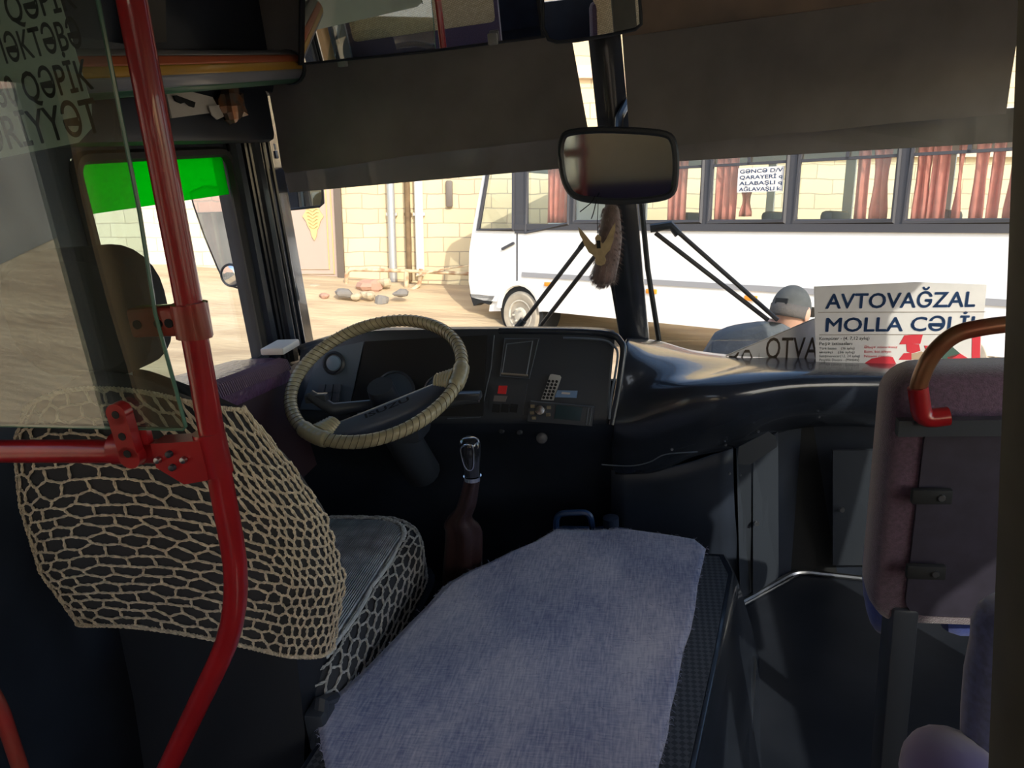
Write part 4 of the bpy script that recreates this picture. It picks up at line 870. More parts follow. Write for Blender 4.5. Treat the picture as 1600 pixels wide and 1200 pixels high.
mm = MM().tube([WC + dn, WC - WN * .20, WC - WN * .42 + V((0, .05, 0))], [.035, .05, .055], 16); part('column', mm, BLACK, st)
l0 = px(520, 640, d=1.95); mm = MM().tube([WC - WN * .10, l0, px(484, 617, d=1.95)], [.014, .018, .015], 10); mm.box(px(495, 622, d=1.95), (.03, .012, .012), bev=.004); part('stalk', mm, pm('stalk_grey', (.05, .055, .065), .35), st)
mm = MM().tube([WC - WN * .10, px(690, 630, d=2.0), px(748, 622, d=1.98)], [.014, .018, .013], 10); mm.box(px(732, 618, d=1.98), (.035, .015, .010), bev=.004); part('stalk', mm, MATS['stalk_grey'], st)
mm = MM().box(WC - WN * .17, (.09, .06, .05), bev=.02); part('column_shroud', mm, BLACK, st)
# ================================================================== dashboard
db = thing('dashboard', 'black moulded dashboard across the whole bus front', 'dashboard', (0, 2.1, 0))
def grid(rows, k=5):                                  # smooth surface through a table of points
    R1 = [cr(r, k) for r in rows]; n = len(R1[0]); cols_ = [cr([r[i] for r in R1], k) for i in range(n)]
    return [[cols_[i][j] for i in range(n)] for j in range(len(cols_[0]))]
def surfp(rows, k=5): return MM().loft(grid(rows, k), cap=False, closed=False)
# instrument side: lip, sloping face, underside, kick panel
def fp(x, y, up=0): # point on the sloping instrument face
    s = (y - 520) / 145.0; return px(x, y, v=2.03 - .09 * s)
colsX = [470, 560, 660, 760, 860, 930, 960]
rows = []
rows.append([V((px(x, 520, v=2.10).x, 2.36, .80)) for x in colsX])
rows.append([px(x, y, v=2.14) for x, y in zip(colsX, (541, 518, 515, 514, 514, 515, 519))])
rows.append([px(x, y, v=2.06) for x, y in zip(colsX, (548, 521, 517, 516, 516, 518, 522))])
rows.append([px(x, y, v=2.04) for x, y in zip(colsX, (556, 530, 525, 524, 524, 527, 535))])
rows.append([fp(x - 6, 600) for x in colsX])
rows.append([fp(x - 10, 662) for x in colsX])
mm = surfp(rows, 4)
lowr = []
for (dy, v_) in ((655, 1.955), (668, 1.955), (720, 2.06), (800, 2.14), (930, 2.2)):
    lowr.append([px(x - 10, dy, v=v_) for x in (440, 560, 660, 760, 860, 930, 975)])
body = part('instrument_body', mm, BLACK, db, smooth=50, solid=.006)
part('kick_panel', surfp(lowr, 3), DARK, db, smooth=50, solid=.006)
# right end of the binnacle: rounded glossy corner
edge = [px(958, 524, v=2.035), px(968, 532, v=2.03), px(974, 545, v=2.02), (px(971, 575, v=2.0)), px(964, 620, v=1.97), px(955, 664, v=1.935)]
part('binnacle_edge', MM().tube(cr([px(780, 517, v=2.045), px(880, 518, v=2.045), px(930, 520, v=2.045)] + edge, 5), .010, 10), GLOSSB, db)
part('edge_trim', MM().tube(cr([px(880, 528, v=2.02), px(940, 531, v=2.02), px(958, 540, v=2.012), px(965, 552, v=2.005), px(962, 580, v=1.985), px(955, 620, v=1.955), px(952, 655, v=1.93)], 5), .0035, 8), SLATE, db)
# right hand moulding: table of picture points with depth
T = [
 [(982, 528, 2.30), (1030, 534, 2.34), (1080, 548, 2.34), (1150, 556, 2.34), (1230, 558, 2.34), (1330, 562, 2.34), (1450, 566, 2.33), (1650, 580, 2.31)],
 [(978, 532, 2.08), (1020, 545, 2.16), (1075, 556, 2.2), (1150, 562, 2.2), (1225, 562, 2.2), (1330, 566, 2.2), (1450, 570, 2.2), (1650, 584, 2.2)],
 [(975, 560, 2.02), (1003, 566, 2.02), (1050, 576, 2.06), (1120, 580, 2.06), (1175, 575, 2.06), (1300, 573, 2.1), (1450, 577, 2.1), (1650, 592, 2.1)],
 [(968, 600, 1.98), (985, 608, 1.98), (1030, 602, 1.97), (1080, 598, 1.95), (1140, 592, 1.96), (1260, 584, 2.0), (1450, 590, 2.02), (1650, 606, 2.02)],
 [(962, 640, 1.955), (982, 636, 1.95), (1030, 628, 1.93), (1085, 620, 1.91), (1150, 615, 1.91), (1260, 604, 1.96), (1450, 610, 2.0), (1650, 626, 2.0)],
 [(958, 668, 1.94), (985, 672, 1.93), (1030, 668, 1.92), (1085, 664, 1.91), (1150, 655, 1.92), (1260, 636, 1.98), (1450, 640, 2.02), (1650, 660, 2.02)],
 [(955, 700, 1.97), (985, 726, 1.96), (1030, 722, 1.96), (1085, 702, 1.97), (1150, 690, 2.0), (1260, 658, 2.05), (1450, 664, 2.08), (1650, 690, 2.08)],
 [(955, 740, 2.0), (985, 740, 1.98), (1030, 735, 1.99), (1085, 712, 2.0), (1150, 700, 2.04), (1260, 666, 2.1), (1450, 672, 2.14), (1650, 700, 2.12)]]
mm = surfp([[px(a, b, v=c) for a, b, c in r] for r in T], 5); part('moulded_cowl', mm, GLOSSB, db, smooth=60, solid=.006)
tr_ = [(1010, 603), (1060, 597), (1110, 590), (1150, 580), (1168, 572), (1130, 566), (1070, 566), (1040, 576)]
# lower panels
mm = surfp([[px(955, 735, v=1.99), px(1050, 730, v=2.0), px(1145, 700, v=2.02)], [px(955, 830, v=2.05), px(1050, 830, v=2.06), px(1148, 800, v=2.06)], [px(955, 945, v=2.12), px(1050, 945, v=2.13), px(1160, 938, v=2.13)]], 3); part('lower_panel', mm, DARK, db, smooth=50, solid=.006)
a, b, c_ = px(1160, 940, w=.0), px(1245, 890, w=.0), px(1370, 905, w=.0); e_ = V((1.15, 2.27, 0))
up = V((0, -.02, .60))
mm = MM().slab([a, b, b + up, a + up], (-.01, .02, 0)); mm.slab([b, c_, e_, e_ + up, c_ + up, b + up], (0, .02, 0)); part('locker_panel', mm, DARK, db)
mm = MM().slab([px(1150, 700, v=2.035), px(1173, 700, v=2.045), px(1173, 930, v=2.16), px(1156, 936, v=2.12)], (0, -.012, 0)); part('corner_strip', mm, BLACK, db)
mm = MM().slab([px(1176, 704, v=2.05), px(1215, 672, v=2.07), px(1216, 900, v=2.2), px(1176, 926, v=2.14)], (0, -.010, 0)); d1 = part('locker_door', mm, BLACK, db)
part('lock', MM().lathe(px(1182, 817, v=2.07), (0, -1, .1), [(0, .008), (.008, .007)], 14), STEEL, d1)
mm = MM().slab([px(1300, 702, v=2.2), px(1400, 700, v=2.2), px(1400, 880, v=2.26), px(1300, 880, v=2.27)], (0, -.012, 0)); d1 = part('locker_door', mm, BLACK, db)
part('lock', MM().lathe(px(1315, 796, v=2.21), (0, -1, .1), [(0, .009), (.010, .007)], 14), STEEL, d1)
q = [px(1152, 725, v=1.97), px(1172, 726, v=1.975), px(1180, 720, v=1.97), px(1214, 698, v=1.98), px(1212, 682, v=1.97), px(1200, 674, v=1.96), px(1154, 698, v=1.96)]
part('tape_patch', MM().slab(q, (0, -.002, 0)), pm('grey_tape', (.06, .065, .075), .5), db)
for x_, y_, v_ in ((1134, 695, 1.98), (1185, 674, 1.96), (1280, 651, 2.0), (1050, 702, 1.92), (1140, 740, 2.0), (1157, 742, 2.0)): part('screw', MM().lathe(px(x_, y_, v=v_), (0, -1, 0), [(0, .004), (.004, .003)], 8), STEEL, db)
part('moulding_seam', MM().tube(cr([px(940, 726, v=1.95), px(985, 728, v=1.95), px(1015, 722, v=1.94), px(1040, 710, v=1.94), px(1090, 706, v=1.95)], 5), .002, 6), SLATE, db)
# instrument face details
def on(x, y, z=0): return fp(x, y) + V((0, -.93, .36)) * z
def plate(name, pts, th, mat, par=db, z0=.004, label=None): return part(name, MM().slab([on(a, b, z0) for a, b in pts], V((0, -.93, .36)) * th), mat, par, label=label)
left = plate('switch_panel', [(500, 548), (570, 534), (546, 642), (470, 640)], .004, pm('blue_slate_plastic', (.10, .135, .18), .35))
c = on(525, 568, .010); n_ = V((0, -.93, .36))
vv_ = part('round_air_vent', MM().lathe(c, n_, [(-.004, .034), (.006, .036), (.010, .030), (.004, .027)], 28), BLACK, left)
part('vent_disc', MM().lathe(c, n_, [(.004, .024), (.010, .022), (.012, .01)], 24), pm('vent_blue_grey', (.16, .24, .34), .3), vv_)
for i in range(3):
    for j in range(2): plate('button', [(502 + i * 12 - j * 2, 601 + j * 14), (512 + i * 12 - j * 2, 601 + j * 14), (510 + i * 12 - j * 2, 613 + j * 14), (500 + i * 12 - j * 2, 613 + j * 14)], .006, SLATE, left, .010)
plate('cluster_hood', [(572, 534), (762, 524), (756, 650), (548, 652)], .004, MATTE)
for x_, r_ in ((620, .062), (690, .05)):
    c = on(x_, 612, .010); g_ = part('gauge', MM().lathe(c, n_, [(0, r_), (.008, r_), (.010, r_ * .9), (.004, r_ * .88)], 32), BLACK, db)
    part('gauge_face', MM().lathe(c, n_, [(.003, r_ * .86), (.0045, r_ * .86)], 28), pm('gauge_dial', (.04, .06, .09), .3), g_)
part('panel_seam', MM().tube([on(773, 524, .006), on(768, 575, .006), on(758, 620, .006), on(751, 652, .006), on(700, 654, .006)], .0018, 6), SLATE, db)
plate('switch_surround', [(770, 598), (825, 600), (818, 648), (764, 645)], .006, BLACK)
r_ = plate('red_switch', [(781, 603), (794, 603), (792, 616), (779, 615)], .010, pm('red_rocker', (.65, .02, .025), .4), label='red hazard rocker switch')
plate('switch_housing', [(774, 618), (794, 619), (791, 628), (772, 627)], .008, pm('grey_rocker', (.14, .13, .13), .5))
for i in range(3): plate('rocker_switch', [(772 + i * 14, 631), (783 + i * 14, 632), (781 + i * 14, 645), (770 + i * 14, 644)], .010, MATTE)
hf = [(790, 530), (843, 530), (828, 592), (783, 588)]
hold = plate('recess_frame', hf, .006, BLACK)
hi = [on(a, b, .012) for a, b in hf]; part('recess_trim', MM().tube(hi, .0022, 6, True), SLATE, hold)
part('recess_bezel', MM().tube([on(a, b, .012) for a, b in [(793, 538), (833, 534), (824, 586), (786, 584)]], .0025, 6, True), pm('dull_clear_plastic', (.20, .23, .27), .25), hold)
part('crossbar', MM().tube([on(785, 584, .014), on(826, 587, .014)], .003, 6), pm('dusty_beige', (.25, .22, .18), .6), hold)
# radio
ra = plate('car_radio', [(832, 627), (930, 636), (926, 666), (826, 658)], .022, BLACK)
c = on(847, 641, .030); part('volume_knob', MM().lathe(c, n_, [(-.006, .016), (.004, .0155), (.010, .013), (.0105, .004)], 24), CHROME, ra)
for i, (x_, y_) in enumerate([(835, 635), (834, 645), (860, 637), (859, 648), (837, 653)]): part('button', MM().box(on(x_, y_, .028), (.006, .003, .0045), bev=.001), pm('beige_lit_key', (.25, .21, .14), .4), ra)
plate('radio_screen', [(872, 633), (912, 637), (908, 658), (868, 654)], .002, pm('dark_lcd', (.015, .04, .05), .15), ra, .028)
part('radio_trim', MM().tube([on(832, 627, .028), on(930, 636, .028)], .002, 6), SLATE, ra)
for x_ in (919, 924): part('radio_slot', MM().tube([on(x_ + 2, 637, .026), on(x_ - 2, 664, .026)], .0018, 6), SLATE, ra)
for x_, y_, rr_ in ((784, 673, .009), (812, 675, .010), (847, 684, .016)):
    part('knob', MM().lathe(px(x_, y_, v=1.965), (0, -1, .2), [(0, rr_), (.008, rr_), (.012, rr_ * .6)], 18), DARK if rr_ < .012 else pm('dull_grey_knob', (.10, .10, .11), .5), db)
# remote control and blue box standing on the radio
n_ = V((0, -.93, .36))
t = thing('remote_control', 'small white remote control with round keys standing above the radio', 'remote control', on(858, 626, .02))
part('case', MM().slab([on(a, b, .012) for a, b in [(861, 586), (864, 585), (876, 587), (878, 590), (866, 626), (847, 625)]], n_ * .006), pm('white_remote', (.42, .42, .42), .5), t)
mm = MM()
for j in range(6):
    for i in range(3): mm.lathe(on(859.5 - j * 1.7 + i * 5.8, 596 + j * 5.1 + i * .3, .018), n_, [(0, .0042), (.0015, .0038)], 10)
part('key', mm, MATTE, t)
t = thing('blue_card_box', 'small pale blue box lying on top of the radio', 'box', on(886, 625, .02))
part('case', MM().slab([on(a, b, .012) for a, b in [(873, 610), (904, 611), (902, 622), (868, 621)]], n_ * .012), pm('pale_blue_box', (.14, .24, .42), .3), t)
part('label_strip', MM().slab([on(a, b, .025) for a, b in [(880, 613), (893, 614), (892, 617), (879, 616)]], n_ * .001), CARD, t)
# ================================================================== gear lever
t = thing('gear_lever', 'gear lever with black and chrome knob over a leather boot', 'gear lever', px(725, 885, v=1.62))
G = [px(734, 695, v=1.50), px(738, 742, v=1.50)]
ax2 = (G[0] - G[1]).normalized(); c = G[1]
mm = MM(); rings = []
for h_, ra_, rb in ((0, .019, .018), (.02, .020, .02), (.05, .024, .022), (.075, .026, .022), (.088, .022, .018), (.093, .012, .01)):
    rings.append([c + ax2 * h_ + V((1, 0, 0)) * ra_ * math.cos(b) + V((0, 1, 0)) * rb * math.sin(b) for b in [2 * math.pi * j / 18 for j in range(18)]])
kn = part('knob', MM().loft(rings), pm('gloss_black_knob', (.02, .022, .03), .12, coat=1), t, smooth=60)
part('knob_bezel', MM().tube(cr([c + ax2 * h_ + V((a, -.021 - .003 * (h_ > .03), 0)) for a, h_ in ((-.013, .080), (.011, .084), (.014, .06), (.008, .025), (-.007, .025), (-.014, .055))], 4, True), .0018, 6, True), CHROME, kn)
part('chrome_collar', MM().lathe(c - ax2 * .012, ax2, [(0, .020), (.010, .021)], 20), CHROME, t)
LEA = pm('dark_brown_leather', (.035, .018, .018), .35, bump=(40, .4, .004))
bp = [px(738, 745, v=1.505), px(728, 790, v=1.53), px(717, 810, v=1.55), px(724, 830, v=1.57), px(722, 880, v=1.60), px(722, 910, v=1.62)]
sm = cr(bp, 4); wd = [.018, .018, .019, .021, .022, .023, .025, .027, .031, .036, .040, .041, .043, .044, .045, .046, .047, .048, .049, .05, .05][:len(sm)]
rings = [[p + V((math.cos(b) * w_ * (1 + .14 * math.cos(5 * b)), math.sin(b) * w_ * .8 * (1 + .14 * math.cos(5 * b)), .0)) for b in [2 * math.pi * j / 30 for j in range(30)]] for p, w_ in zip(sm, wd)]
part('boot', MM().loft(rings), LEA, t, smooth=60)
# pedals hint under the wheel
for x_, nm in ((505, 'clutch'), (560, 'brake')):
    pass
# ================================================================== engine cover and denim rug
ec = thing('engine_cover', 'black engine hump between the seats with rubber matting', 'engine cover', (-.25, 1.2, 0))
OUT = [(.20, 2.02), (.245, 1.86), (.20, 1.45), (.15, .5), (-.70, .5), (-.665, 1.0), (-.60, 1.42), (-.50, 1.75), (-.42, 2.02)]
MID = [(.135, 1.66), (.15, 1.58), (.10, 1.30), (-.06, .5), (-.67, .5), (-.64, .95), (-.545, 1.35), (-.40, 1.64), (-.33, 1.69)]
def eng(k, z, base=MID): return [V((-.25 + (a + .25) * k, 1.15 + (b - 1.15) * k, z)) for a, b in base]
mm = MM().loft([eng(1, 0, OUT), [V((o_[0] * .65 + m_[0] * .35, o_[1] * .65 + m_[1] * .35, .17)) for o_, m_ in zip(OUT, MID)], [V((o_[0] * .15 + m_[0] * .85, o_[1] * .15 + m_[1] * .85, .39)) for o_, m_ in zip(OUT, MID)], eng(1, .448), eng(.985, .456), eng(.975, .455)]); part('hump', mm, GLOSSB, ec, smooth=30)
DM = pm('diamond_rubber_mat', (.045, .05, .058), .55); n = DM.node_tree.nodes; l = DM.node_tree.links
tc = n.new('ShaderNodeTexCoord'); mp = n.new('ShaderNodeMapping'); mp.inputs['Rotation'].default_value = (0, 0, .785); ck = n.new('ShaderNodeTexChecker'); ck.inputs['Scale'].default_value = 110; bn = n.new('ShaderNodeBump'); bn.inputs['Distance'].default_value = .003
ck.inputs['Color1'].default_value = (.075, .08, .09, 1); ck.inputs['Color2'].default_value = (.03, .033, .04, 1); l.new(ck.outputs['Color'], n['Principled BSDF'].inputs['Base Color'])
l.new(tc.outputs['Object'], mp.inputs[0]); l.new(mp.outputs[0], ck.inputs[0]); l.new(ck.outputs['Fac'], bn.inputs['Height']); l.new(bn.outputs[0], n['Principled BSDF'].inputs['Normal'])
part('rubber_mat', MM().slab(eng(.955, .456), (0, 0, .004)), DM, ec)
part('side_trim', MM().tube(cr([px(1168, 1005, w=.08), px(1179, 1030, w=.10), px(1178, 1060, w=.12), px(1174, 1130, w=.12), px(1170, 1220, w=.12)], 4), .004, 6), STEEL, ec)
wr = .463
Lp = [(1020 - 1020 + 868, 829), (835, 848), (800, 862), (765, 880), (735, 893), (705, 910), (690, 922), (665, 950), (640, 975), (600, 1018), (560, 1058), (520, 1092), (505, 1110), (499, 1140), (503, 1175), (512, 1210), (520, 1260)]
Rp = [(985, 828), (1050, 838), (1085, 844), (1103, 858), (1098, 880), (1090, 915), (1086, 950), (1078, 985), (1068, 1015), (1062, 1045), (1056, 1075), (1048, 1110), (1043, 1145), (1037, 1170), (1030, 1195), (1026, 1215), (1015, 1260)]
rows = []
for (a, b), (c_, d) in zip(Lp, Rp):
    p, q = px(a, b, w=wr), px(c_, d, w=wr); row = []
    for i in range(41):
        s = i / 40; z = .003 * noise.noise(V((s * 7, p.y * 9, 0))) + .0015 * noise.noise(V((s * 30, p.y * 40, 3)))
        e = .0045 * noise.noise(V((i * 3.1, p.y * 60, 1))) if i in (0, 40) else 0
        row.append(p * (1 - s) + q * s + V((e, e, z)))
    rows.append(row)
rows = [[V(a) for a in r] for r in rows]; rows2 = []
for i in range(len(rows) - 1):
    for k_ in range(3): rows2.append([a * (1 - k_ / 3) + b * (k_ / 3) for a, b in zip(rows[i], rows[i + 1])])
rows2.append(rows[-1])
rg_ = thing('denim_rug', 'faded blue denim rug spread over the engine cover', 'rug', px(800, 1000, w=wr))
part('cloth', MM().loft(rows2, cap=False, closed=False), DENIM, rg_, smooth=80, solid=.005)
mm = MM()
ep = [r[-1] for r in rows2] + [r[0] for r in rows2] + rows2[0]
for i in range(900):
    p = rr.choice(ep); d = V((rr.uniform(-1, 1), rr.uniform(-1, 1), rr.uniform(-.2, .5))).normalized() * rr.uniform(.004, .011); mm.tube([p, p + d * .5 + V((0, 0, .002)), p + d], .0004, 3, cap=False)
for i in range(700):
    r_ = rr.choice(rows2); p = rr.choice(r_) + V((rr.uniform(-.01, .01), rr.uniform(-.01, .01), .003)); d = V((rr.uniform(-1, 1), rr.uniform(-1, 1), .15)).normalized() * rr.uniform(.004, .010); mm.tube([p, p + d * .5 + V((0, 0, .001)), p + d], .0003, 3, cap=False)
setp(part('fray', mm, pm('pale_thread', (.30, .31, .42), .9), rg_), kind='stuff')
# blue canister behind the cover
BC = pm('blue_canister', (.02, .05, .14), .3)
c = px(920, 832, v=1.93)
t = thing('blue_canister', 'dark blue plastic canister behind the engine cover', 'canister', c - V((0, 0, .3)))
part('body', MM().box(c - V((0, 0, .17)), (.11, .07, .165), bev=.03, seg=4), BC, t)
part('handle', MM().tube(bend([px(869, 832, v=1.84), px(869, 802, v=1.84), px(922, 800, v=1.84), px(926, 828, v=1.84)], .03), .009, 8), BC, t)
part('cap', MM().lathe(px(955, 826, v=1.84), (0, 0, 1), [(-.02, .022), (.035, .022), (.038, .016)], 18), pm('dark_cap', (.02, .03, .06), .4), t)
part('spout', MM().lathe(px(940, 835, v=1.84), (0, 0, 1), [(-.03, .05), (.0, .045), (.01, .03)], 18), BC, t)
# door step edging
a, b, c_ = px(1160, 940, w=.012), px(1245, 892, w=.012), px(1380, 907, w=.012)
struct('trim_10', MM().tube(bend([a, b, c_, c_ + (c_ - b) * 1.2], .05), .009, 8).tube([a + V((0, -.015, -.004)), b + V((.0, -.02, -.004))], .004, 6), STEEL, label='bright metal edging strip on the floor by the front door')
# ================================================================== signs on the right of the dash
t0 = px(1272, 448, v=2.16); t1 = px(1542, 444, v=2.16); b0 = px(1275, 568, v=2.16)
sgx, sgn_ = plane_ax(b0, V((1, 0, (px(1535, 568, v=2.16) - b0).z / (px(1535, 568, v=2.16) - b0).x)), (0, 0, 1))
W_ = (t1 - t0).length; Hh = (t0 - b0).length
def pt2(x, y): p = px(x, y, v=2.16) - b0; a, b = sgx(1, 0) - b0, sgx(0, 1) - b0; return p.dot(a), p.dot(b)
sg = thing('destination_sign', 'white cardboard destination sign with blue capitals on the dashboard', 'sign', b0)
o_ = [pt2(*q) for q in [(1275, 572), (1272, 448), (1390, 443), (1430, 441), (1542, 445), (1530, 572)]]
part('board', MM().slab([sgx(a, b) for a, b in o_], V((0, .004, 0))), BOARD, sg)
def stext(tx, x0, x1, yb, hpx, bold=.02, mat=INKB, off=.001):
    a = pt2(x0, yb); b = pt2(x1, yb); hh = pt2(x0, yb - hpx)[1] - a[1]
    return textmesh(tx, lambda x, y: sgx(x, y) - V((0, off, 0)), hh, a[0], a[1], width=b[0] - a[0], bold=bold)
mm = stext('AVTOVAĞZAL', 1290, 1522, 482, 23.5); k = stext('MOLLA CƏLİL', 1290, 1532, 518, 22); mm.add(k.v, k.f); part('large_lettering', mm, INKB, sg)
mm = MM()
for tx, x0, x1, yb, hh in (('Kompüter - (4, 7,12 aylıq)', 1280, 1358, 531, 5), ('Peşə ixtisasları', 1280, 1331, 539, 5), ('Türk bazası    (36 aylıq)', 1280, 1335, 546, 4), ('Ərizəçi    (36 aylıq)', 1280, 1335, 552, 4), ('Satışmenecer(12, 24 aylıq)', 1280, 1343, 558, 4), ('Pesgəlik Davamı - (Mətbəx)', 1280, 1342, 564, 4)):
    k = stext(tx, x0, x1, yb, hh, .0, off=.0015); mm.add(k.v, k.f)
part('small_lettering', mm, INKK, sg)
mm = MM()
for tx, x0, x1, yb in (('Əlaqə nömrəmiz', 1350, 1402, 544), ('Bizim, bizi izləyin', 1350, 1392, 551), ('Nizami rayonu', 1350, 1392, 558)): k = stext(tx, x0, x1, yb, 4, .0, off=.0015); mm.add(k.v, k.f)
for pl_ in ([(1350, 568), (1362, 560), (1380, 557), (1395, 558), (1400, 568)], [(1405, 538), (1413, 524), (1442, 522), (1438, 537)], [(1416, 537), (1436, 538), (1438, 548), (1425, 552), (1417, 549)], [(1404, 562), (1412, 552), (1424, 551), (1424, 562)], [(1444, 540), (1470, 541), (1472, 552), (1448, 552)], [(1480, 558), (1500, 552), (1516, 562), (1516, 568), (1484, 568)], [(1519, 520), (1532, 520), (1531, 568), (1518, 568)]):
    mm.slab([sgx(*pt2(*q)) - V((0, .0012, 0)) for q in pl_], (0, .001, 0))
part('red_print', mm, REDP, sg)
mm = MM()
for (x0, y0, x1, y1) in ((1278, 488, 1540, 487), (1280, 523, 1540, 522)): mm.tube([sgx(*pt2(x0, y0)) - V((0, .001, 0)), sgx(*pt2(x1, y1)) - V((0, .001, 0))], .0008, 4)
part('rule_line', mm, INKG, sg)
part('face_print', MM().slab([sgx(*pt2(*q)) - V((0, .0012, 0)) for q in [(1424, 553), (1440, 549), (1450, 556), (1438, 562), (1424, 561)]], (0, .001, 0)), pm('tan_print', (.45, .32, .22), .6), sg)
part('green_print', MM().slab([sgx(*pt2(*q)) - V((0, .0012, 0)) for q in [(1472, 546), (1486, 540), (1500, 552), (1484, 562), (1472, 562)]], (0, .001, 0)), pm('dark_green_print', (.05, .10, .08), .6), sg)
vp = 2.24; b0p = px(1276, 562, v=vp); q = [px(1134, 556, v=vp), px(1150, 548, v=vp), px(1220, 520, v=vp), px(1272, 498, v=vp), px(1290, 498, v=vp), px(1290, 562, v=vp)]
t = thing('back_facing_sign', 'white paper sign seen from behind with mirrored brown letters', 'sign', q[0])
part('sheet', MM().slab(q, (0, .002, 0)), BOARD, t)
part('fold_edge', MM().tube([q[0], q[2], q[3]], .002, 5), CARD, t)
ax3, n3 = plane_ax(px(1275, 558, v=vp), (-1, 0, .03), (0, 0, 1))
sc_ = (px(1275, 558, v=vp) - px(1145, 553, v=vp)).length
k = textmesh('AVTOVAĞ', lambda x, y: ax3(x, y) - V((0, .001, 0)), .068, -.004, -.004, width=sc_ * 1.08, bold=.005)
keep = MM()
def inside(p):                                        # letters end at the slanting torn edge
    a, b = q[0], q[3]; return p.z < a.z + (b.z - a.z) * (p.x - a.x) / (b.x - a.x) - .004
for f in k.f:
    if all(inside(k.v[i]) for i in f): keep.add([k.v[i] for i in f], [tuple(range(len(f)))])
part('lettering', keep, INKG, t)
# ================================================================== passenger seats
def seat_back(name, lab, u0, u1, v0, w0, w1, th=.09, full=True):
    t = thing(name, lab, 'seat', ((u0 + u1) / 2, v0, 0))
    ol = rrect((u0 + u1) / 2, (w0 + w1) / 2, (u1 - u0) / 2, (w1 - w0) / 2, .05, 6)
    cx, cz = (u0 + u1) / 2, (w0 + w1) / 2
    mm = MM().loft([[V((cx + (a - cx) * k, v0 + d + (b - w0) * -.06, cz + (b - cz) * k)) for a, b in ol] for d, k in ((.0, .95), (.012, .99), (.04, 1), (th, .98), (th + .02, .9))])
    part('backrest', mm, SEATF, t, smooth=60)
    mm = MM().slab([V((a + .0, v0 - .006 + (b - w0) * -.06, b)) for a, b in rrect(cx + .012, cz - .02, (u1 - u0) / 2 - .035, (w1 - w0) / 2 - .05, .03, 4)], (0, .02, 0)); sh = part('back_shell', mm, SEATR, t)
    return t, sh
ps, sh = seat_back('passenger_seat', 'purple passenger seat with grab handle, its dark back facing us', .325, .78, 1.13, .64, 1.088)
mm = MM().tube(bend([px(1478, 650, v=1.06), px(1440, 655, v=1.06), px(1432, 610, v=1.06), px(1450, 560, v=1.06), px(1490, 520, v=1.06), px(1560, 507, v=1.06), px(1700, 500, v=1.06)], .12, 8), .0115, 14); part('grab_handle', mm, pm('worn_brass_handle', (.20, .13, .06), .32, .4, var=(8, .5), col2=(.25, .03, .02)), ps)
mm = MM().tube(bend([px(1482, 650, v=1.058), px(1441, 655, v=1.058), px(1434, 605, v=1.058)], .03), .0135, 14); part('handle_sleeve', mm, RED, ps, label='red plastic handle sleeve')
for x_, y_ in ((1455, 775), (1446, 893)):
    p = px(x_, y_, v=1.095); o = part('bracket', MM().box(p, (.028, .006, .012), bev=.003), MATTE, ps); part('bolt', MM().lathe(p + V((.012, -.007, 0)), (0, -1, 0), [(-.002, .006), (.002, .005)], 12), STEEL, o)
a, b = px(1470, 668, v=1.07), px(1600, 664, v=1.07); part('shell_bar', MM().box((a + b) / 2, (.11, .008, .012)), BLACK, ps)
mm = MM().ell(px(1383, 885, v=1.275), (.036, .055, .14), n=18, m=12); part('side_bolster', mm, SEATB, ps, label='blue side bolster')
mm = MM().box((.62, 1.36, .62), (.16, .17, .05), bev=.03); part('cushion', mm, SEATB, ps)
mm = MM().box((.375, 1.15, .34), (.02, .03, .34), bev=.006); part('leg', mm, BLACK, ps); mm = MM().box((.73, 1.15, .34), (.02, .03, .34), bev=.006); part('leg', mm, BLACK, ps)
t = thing('near_seat', 'blue and purple seat at the lower right corner, seen edge on', 'seat', (.4, .6, 0))
c = px(1545, 1060, v=.70)
rings = []
for (x_, y_, wdt) in ((1500, 1240, .05), (1501, 1190, .048), (1503, 1110, .046), (1508, 1050, .044), (1518, 1000, .040), (1519, 975, .036), (1528, 958, .026), (1540, 950, .012)):
    p = px(x_, y_, v=.70); rings.append([V((p.x + .045 + .045 * math.cos(b), p.y + .035 * math.sin(b), p.z)) for b in [2 * math.pi * j / 20 for j in range(20)]])
part('backrest', MM().loft(rings), pm('blue_violet_moquette', (.07, .09, .24), .9, var=(120, .4), sheen=.6), t, smooth=60)
mm = MM().ell(px(1492, 1228, v=.66), (.05, .07, .045), n=18, m=12); part('side_bolster', mm, pm('violet_moquette', (.10, .08, .22), .9, sheen=.6), t)
# blurred upright at the right edge
P0, P1 = px(1638, -200, v=.50), px(1566, 1320, v=.50); d_ = (P0 - P1) / (P0.z - P1.z); P0, P1 = P0 + d_ * (2.015 - P0.z), P1 - d_ * P1.z
mm = MM().loft([[V((p.x, p.y, p.z)), V((p.x + .008, p.y - .012, p.z)), V((p.x + .10, p.y - .012, p.z)), V((p.x + .10, p.y + .03, p.z)), V((p.x, p.y + .03, p.z))] for p in (P0, P1)])
solo('upright_panel', 'olive grey upright panel at the right edge, close to the viewer', 'panel', mm, pm('olive_grey_panel', (.075, .07, .05), .6, var=(20, .2)))
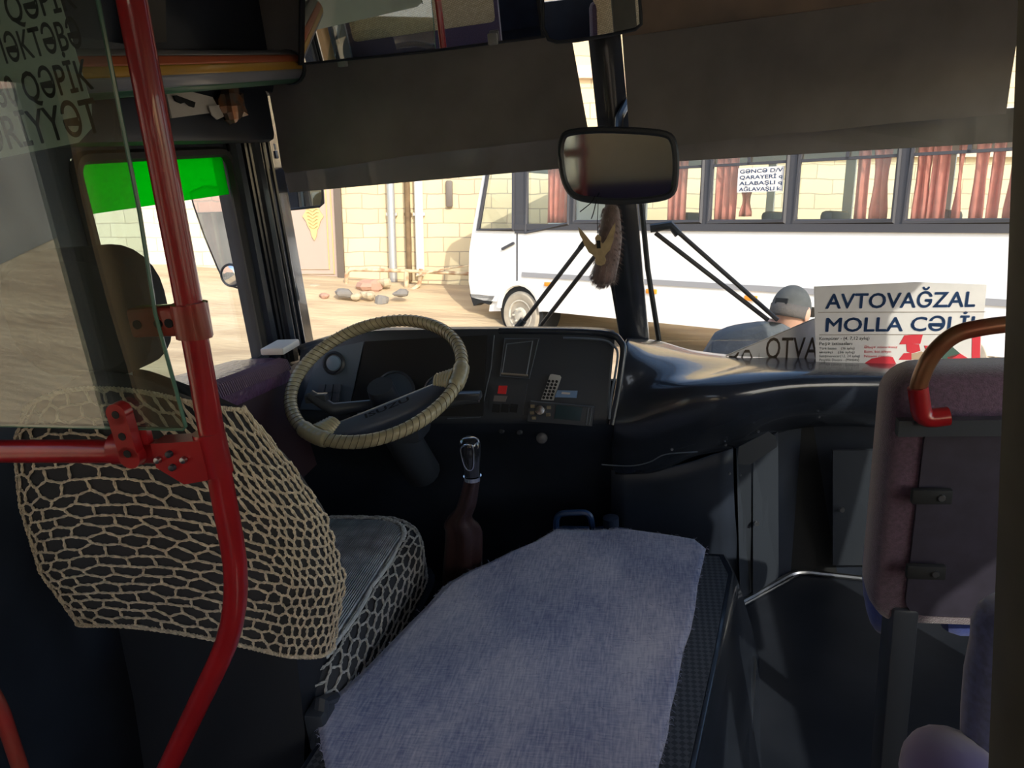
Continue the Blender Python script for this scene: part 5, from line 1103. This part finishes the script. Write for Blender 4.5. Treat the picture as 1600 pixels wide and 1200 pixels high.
# ================================================================== behind the viewer: what mirrors and glass reflect
def curtain_in(u, v0, v1, w0, w1, lab, col):
    rows = []
    for j in range(8):
        tz = j / 7; row = []
        for i in range(31):
            s = i / 30; k_ = 1 - .55 * math.sin(math.pi * min(1, tz * 1.1)); vv = v0 + (v1 - v0) * s * k_
            row.append((u + .025 * math.sin(s * 26), vv, w1 + (w0 - w1) * tz))
        rows.append(row)
    return solo('cabin_curtain', lab, 'curtain', MM().loft(rows, cap=False, closed=False), col, (u, v0, w0), smooth=80, solid=.004)
BRC = pm('brown_gold_curtain', (.42, .24, .10), .8)
curtain_in(-1.13, .15, -.10, .85, 1.66, 'brown gold curtain at the side window behind the viewer', BRC)
def rear_seat(u0, v0, hw, lab):
    t = thing('passenger_seat', lab, 'seat', (u0, v0, 0))
    mm = MM().box((u0, v0, .9), (hw + .03, .05, .36), bev=.04); part('backrest', mm, SEATF, t); part('cushion', MM().box((u0, v0 + .22, .46), (hw + .03, .22, .05), bev=.03), SEATB, t)
    part('head_cover', MM().box((u0, v0 + .005, 1.2), (hw, .062, .34), bev=.04), WOV, t); part('leg', MM().box((u0, v0 + .1, .2), (.03, .15, .2)), BLACK, t)
WOV = pm('woven_straw_cover', (.62, .45, .26), .85); n = WOV.node_tree.nodes; l = WOV.node_tree.links
tc = n.new('ShaderNodeTexCoord'); br = n.new('ShaderNodeTexBrick'); br.inputs['Scale'].default_value = 22; br.inputs['Color1'].default_value = (.80, .58, .34, 1); br.inputs['Color2'].default_value = (.66, .46, .25, 1); br.inputs['Mortar'].default_value = (.25, .16, .08, 1); mp = n.new('ShaderNodeMapping'); mp.inputs['Rotation'].default_value = (1.57, 0, .3)
l.new(tc.outputs['Object'], mp.inputs[0]); l.new(mp.outputs[0], br.inputs[0]); l.new(br.outputs['Color'], n['Principled BSDF'].inputs['Base Color'])
rear_seat(-.60, -1.2, .50, 'double seat with straw head cover behind the viewer'); rear_seat(.62, -1.3, .16, 'single seat with straw head cover behind the viewer')
bpy.context.view_layer.update()
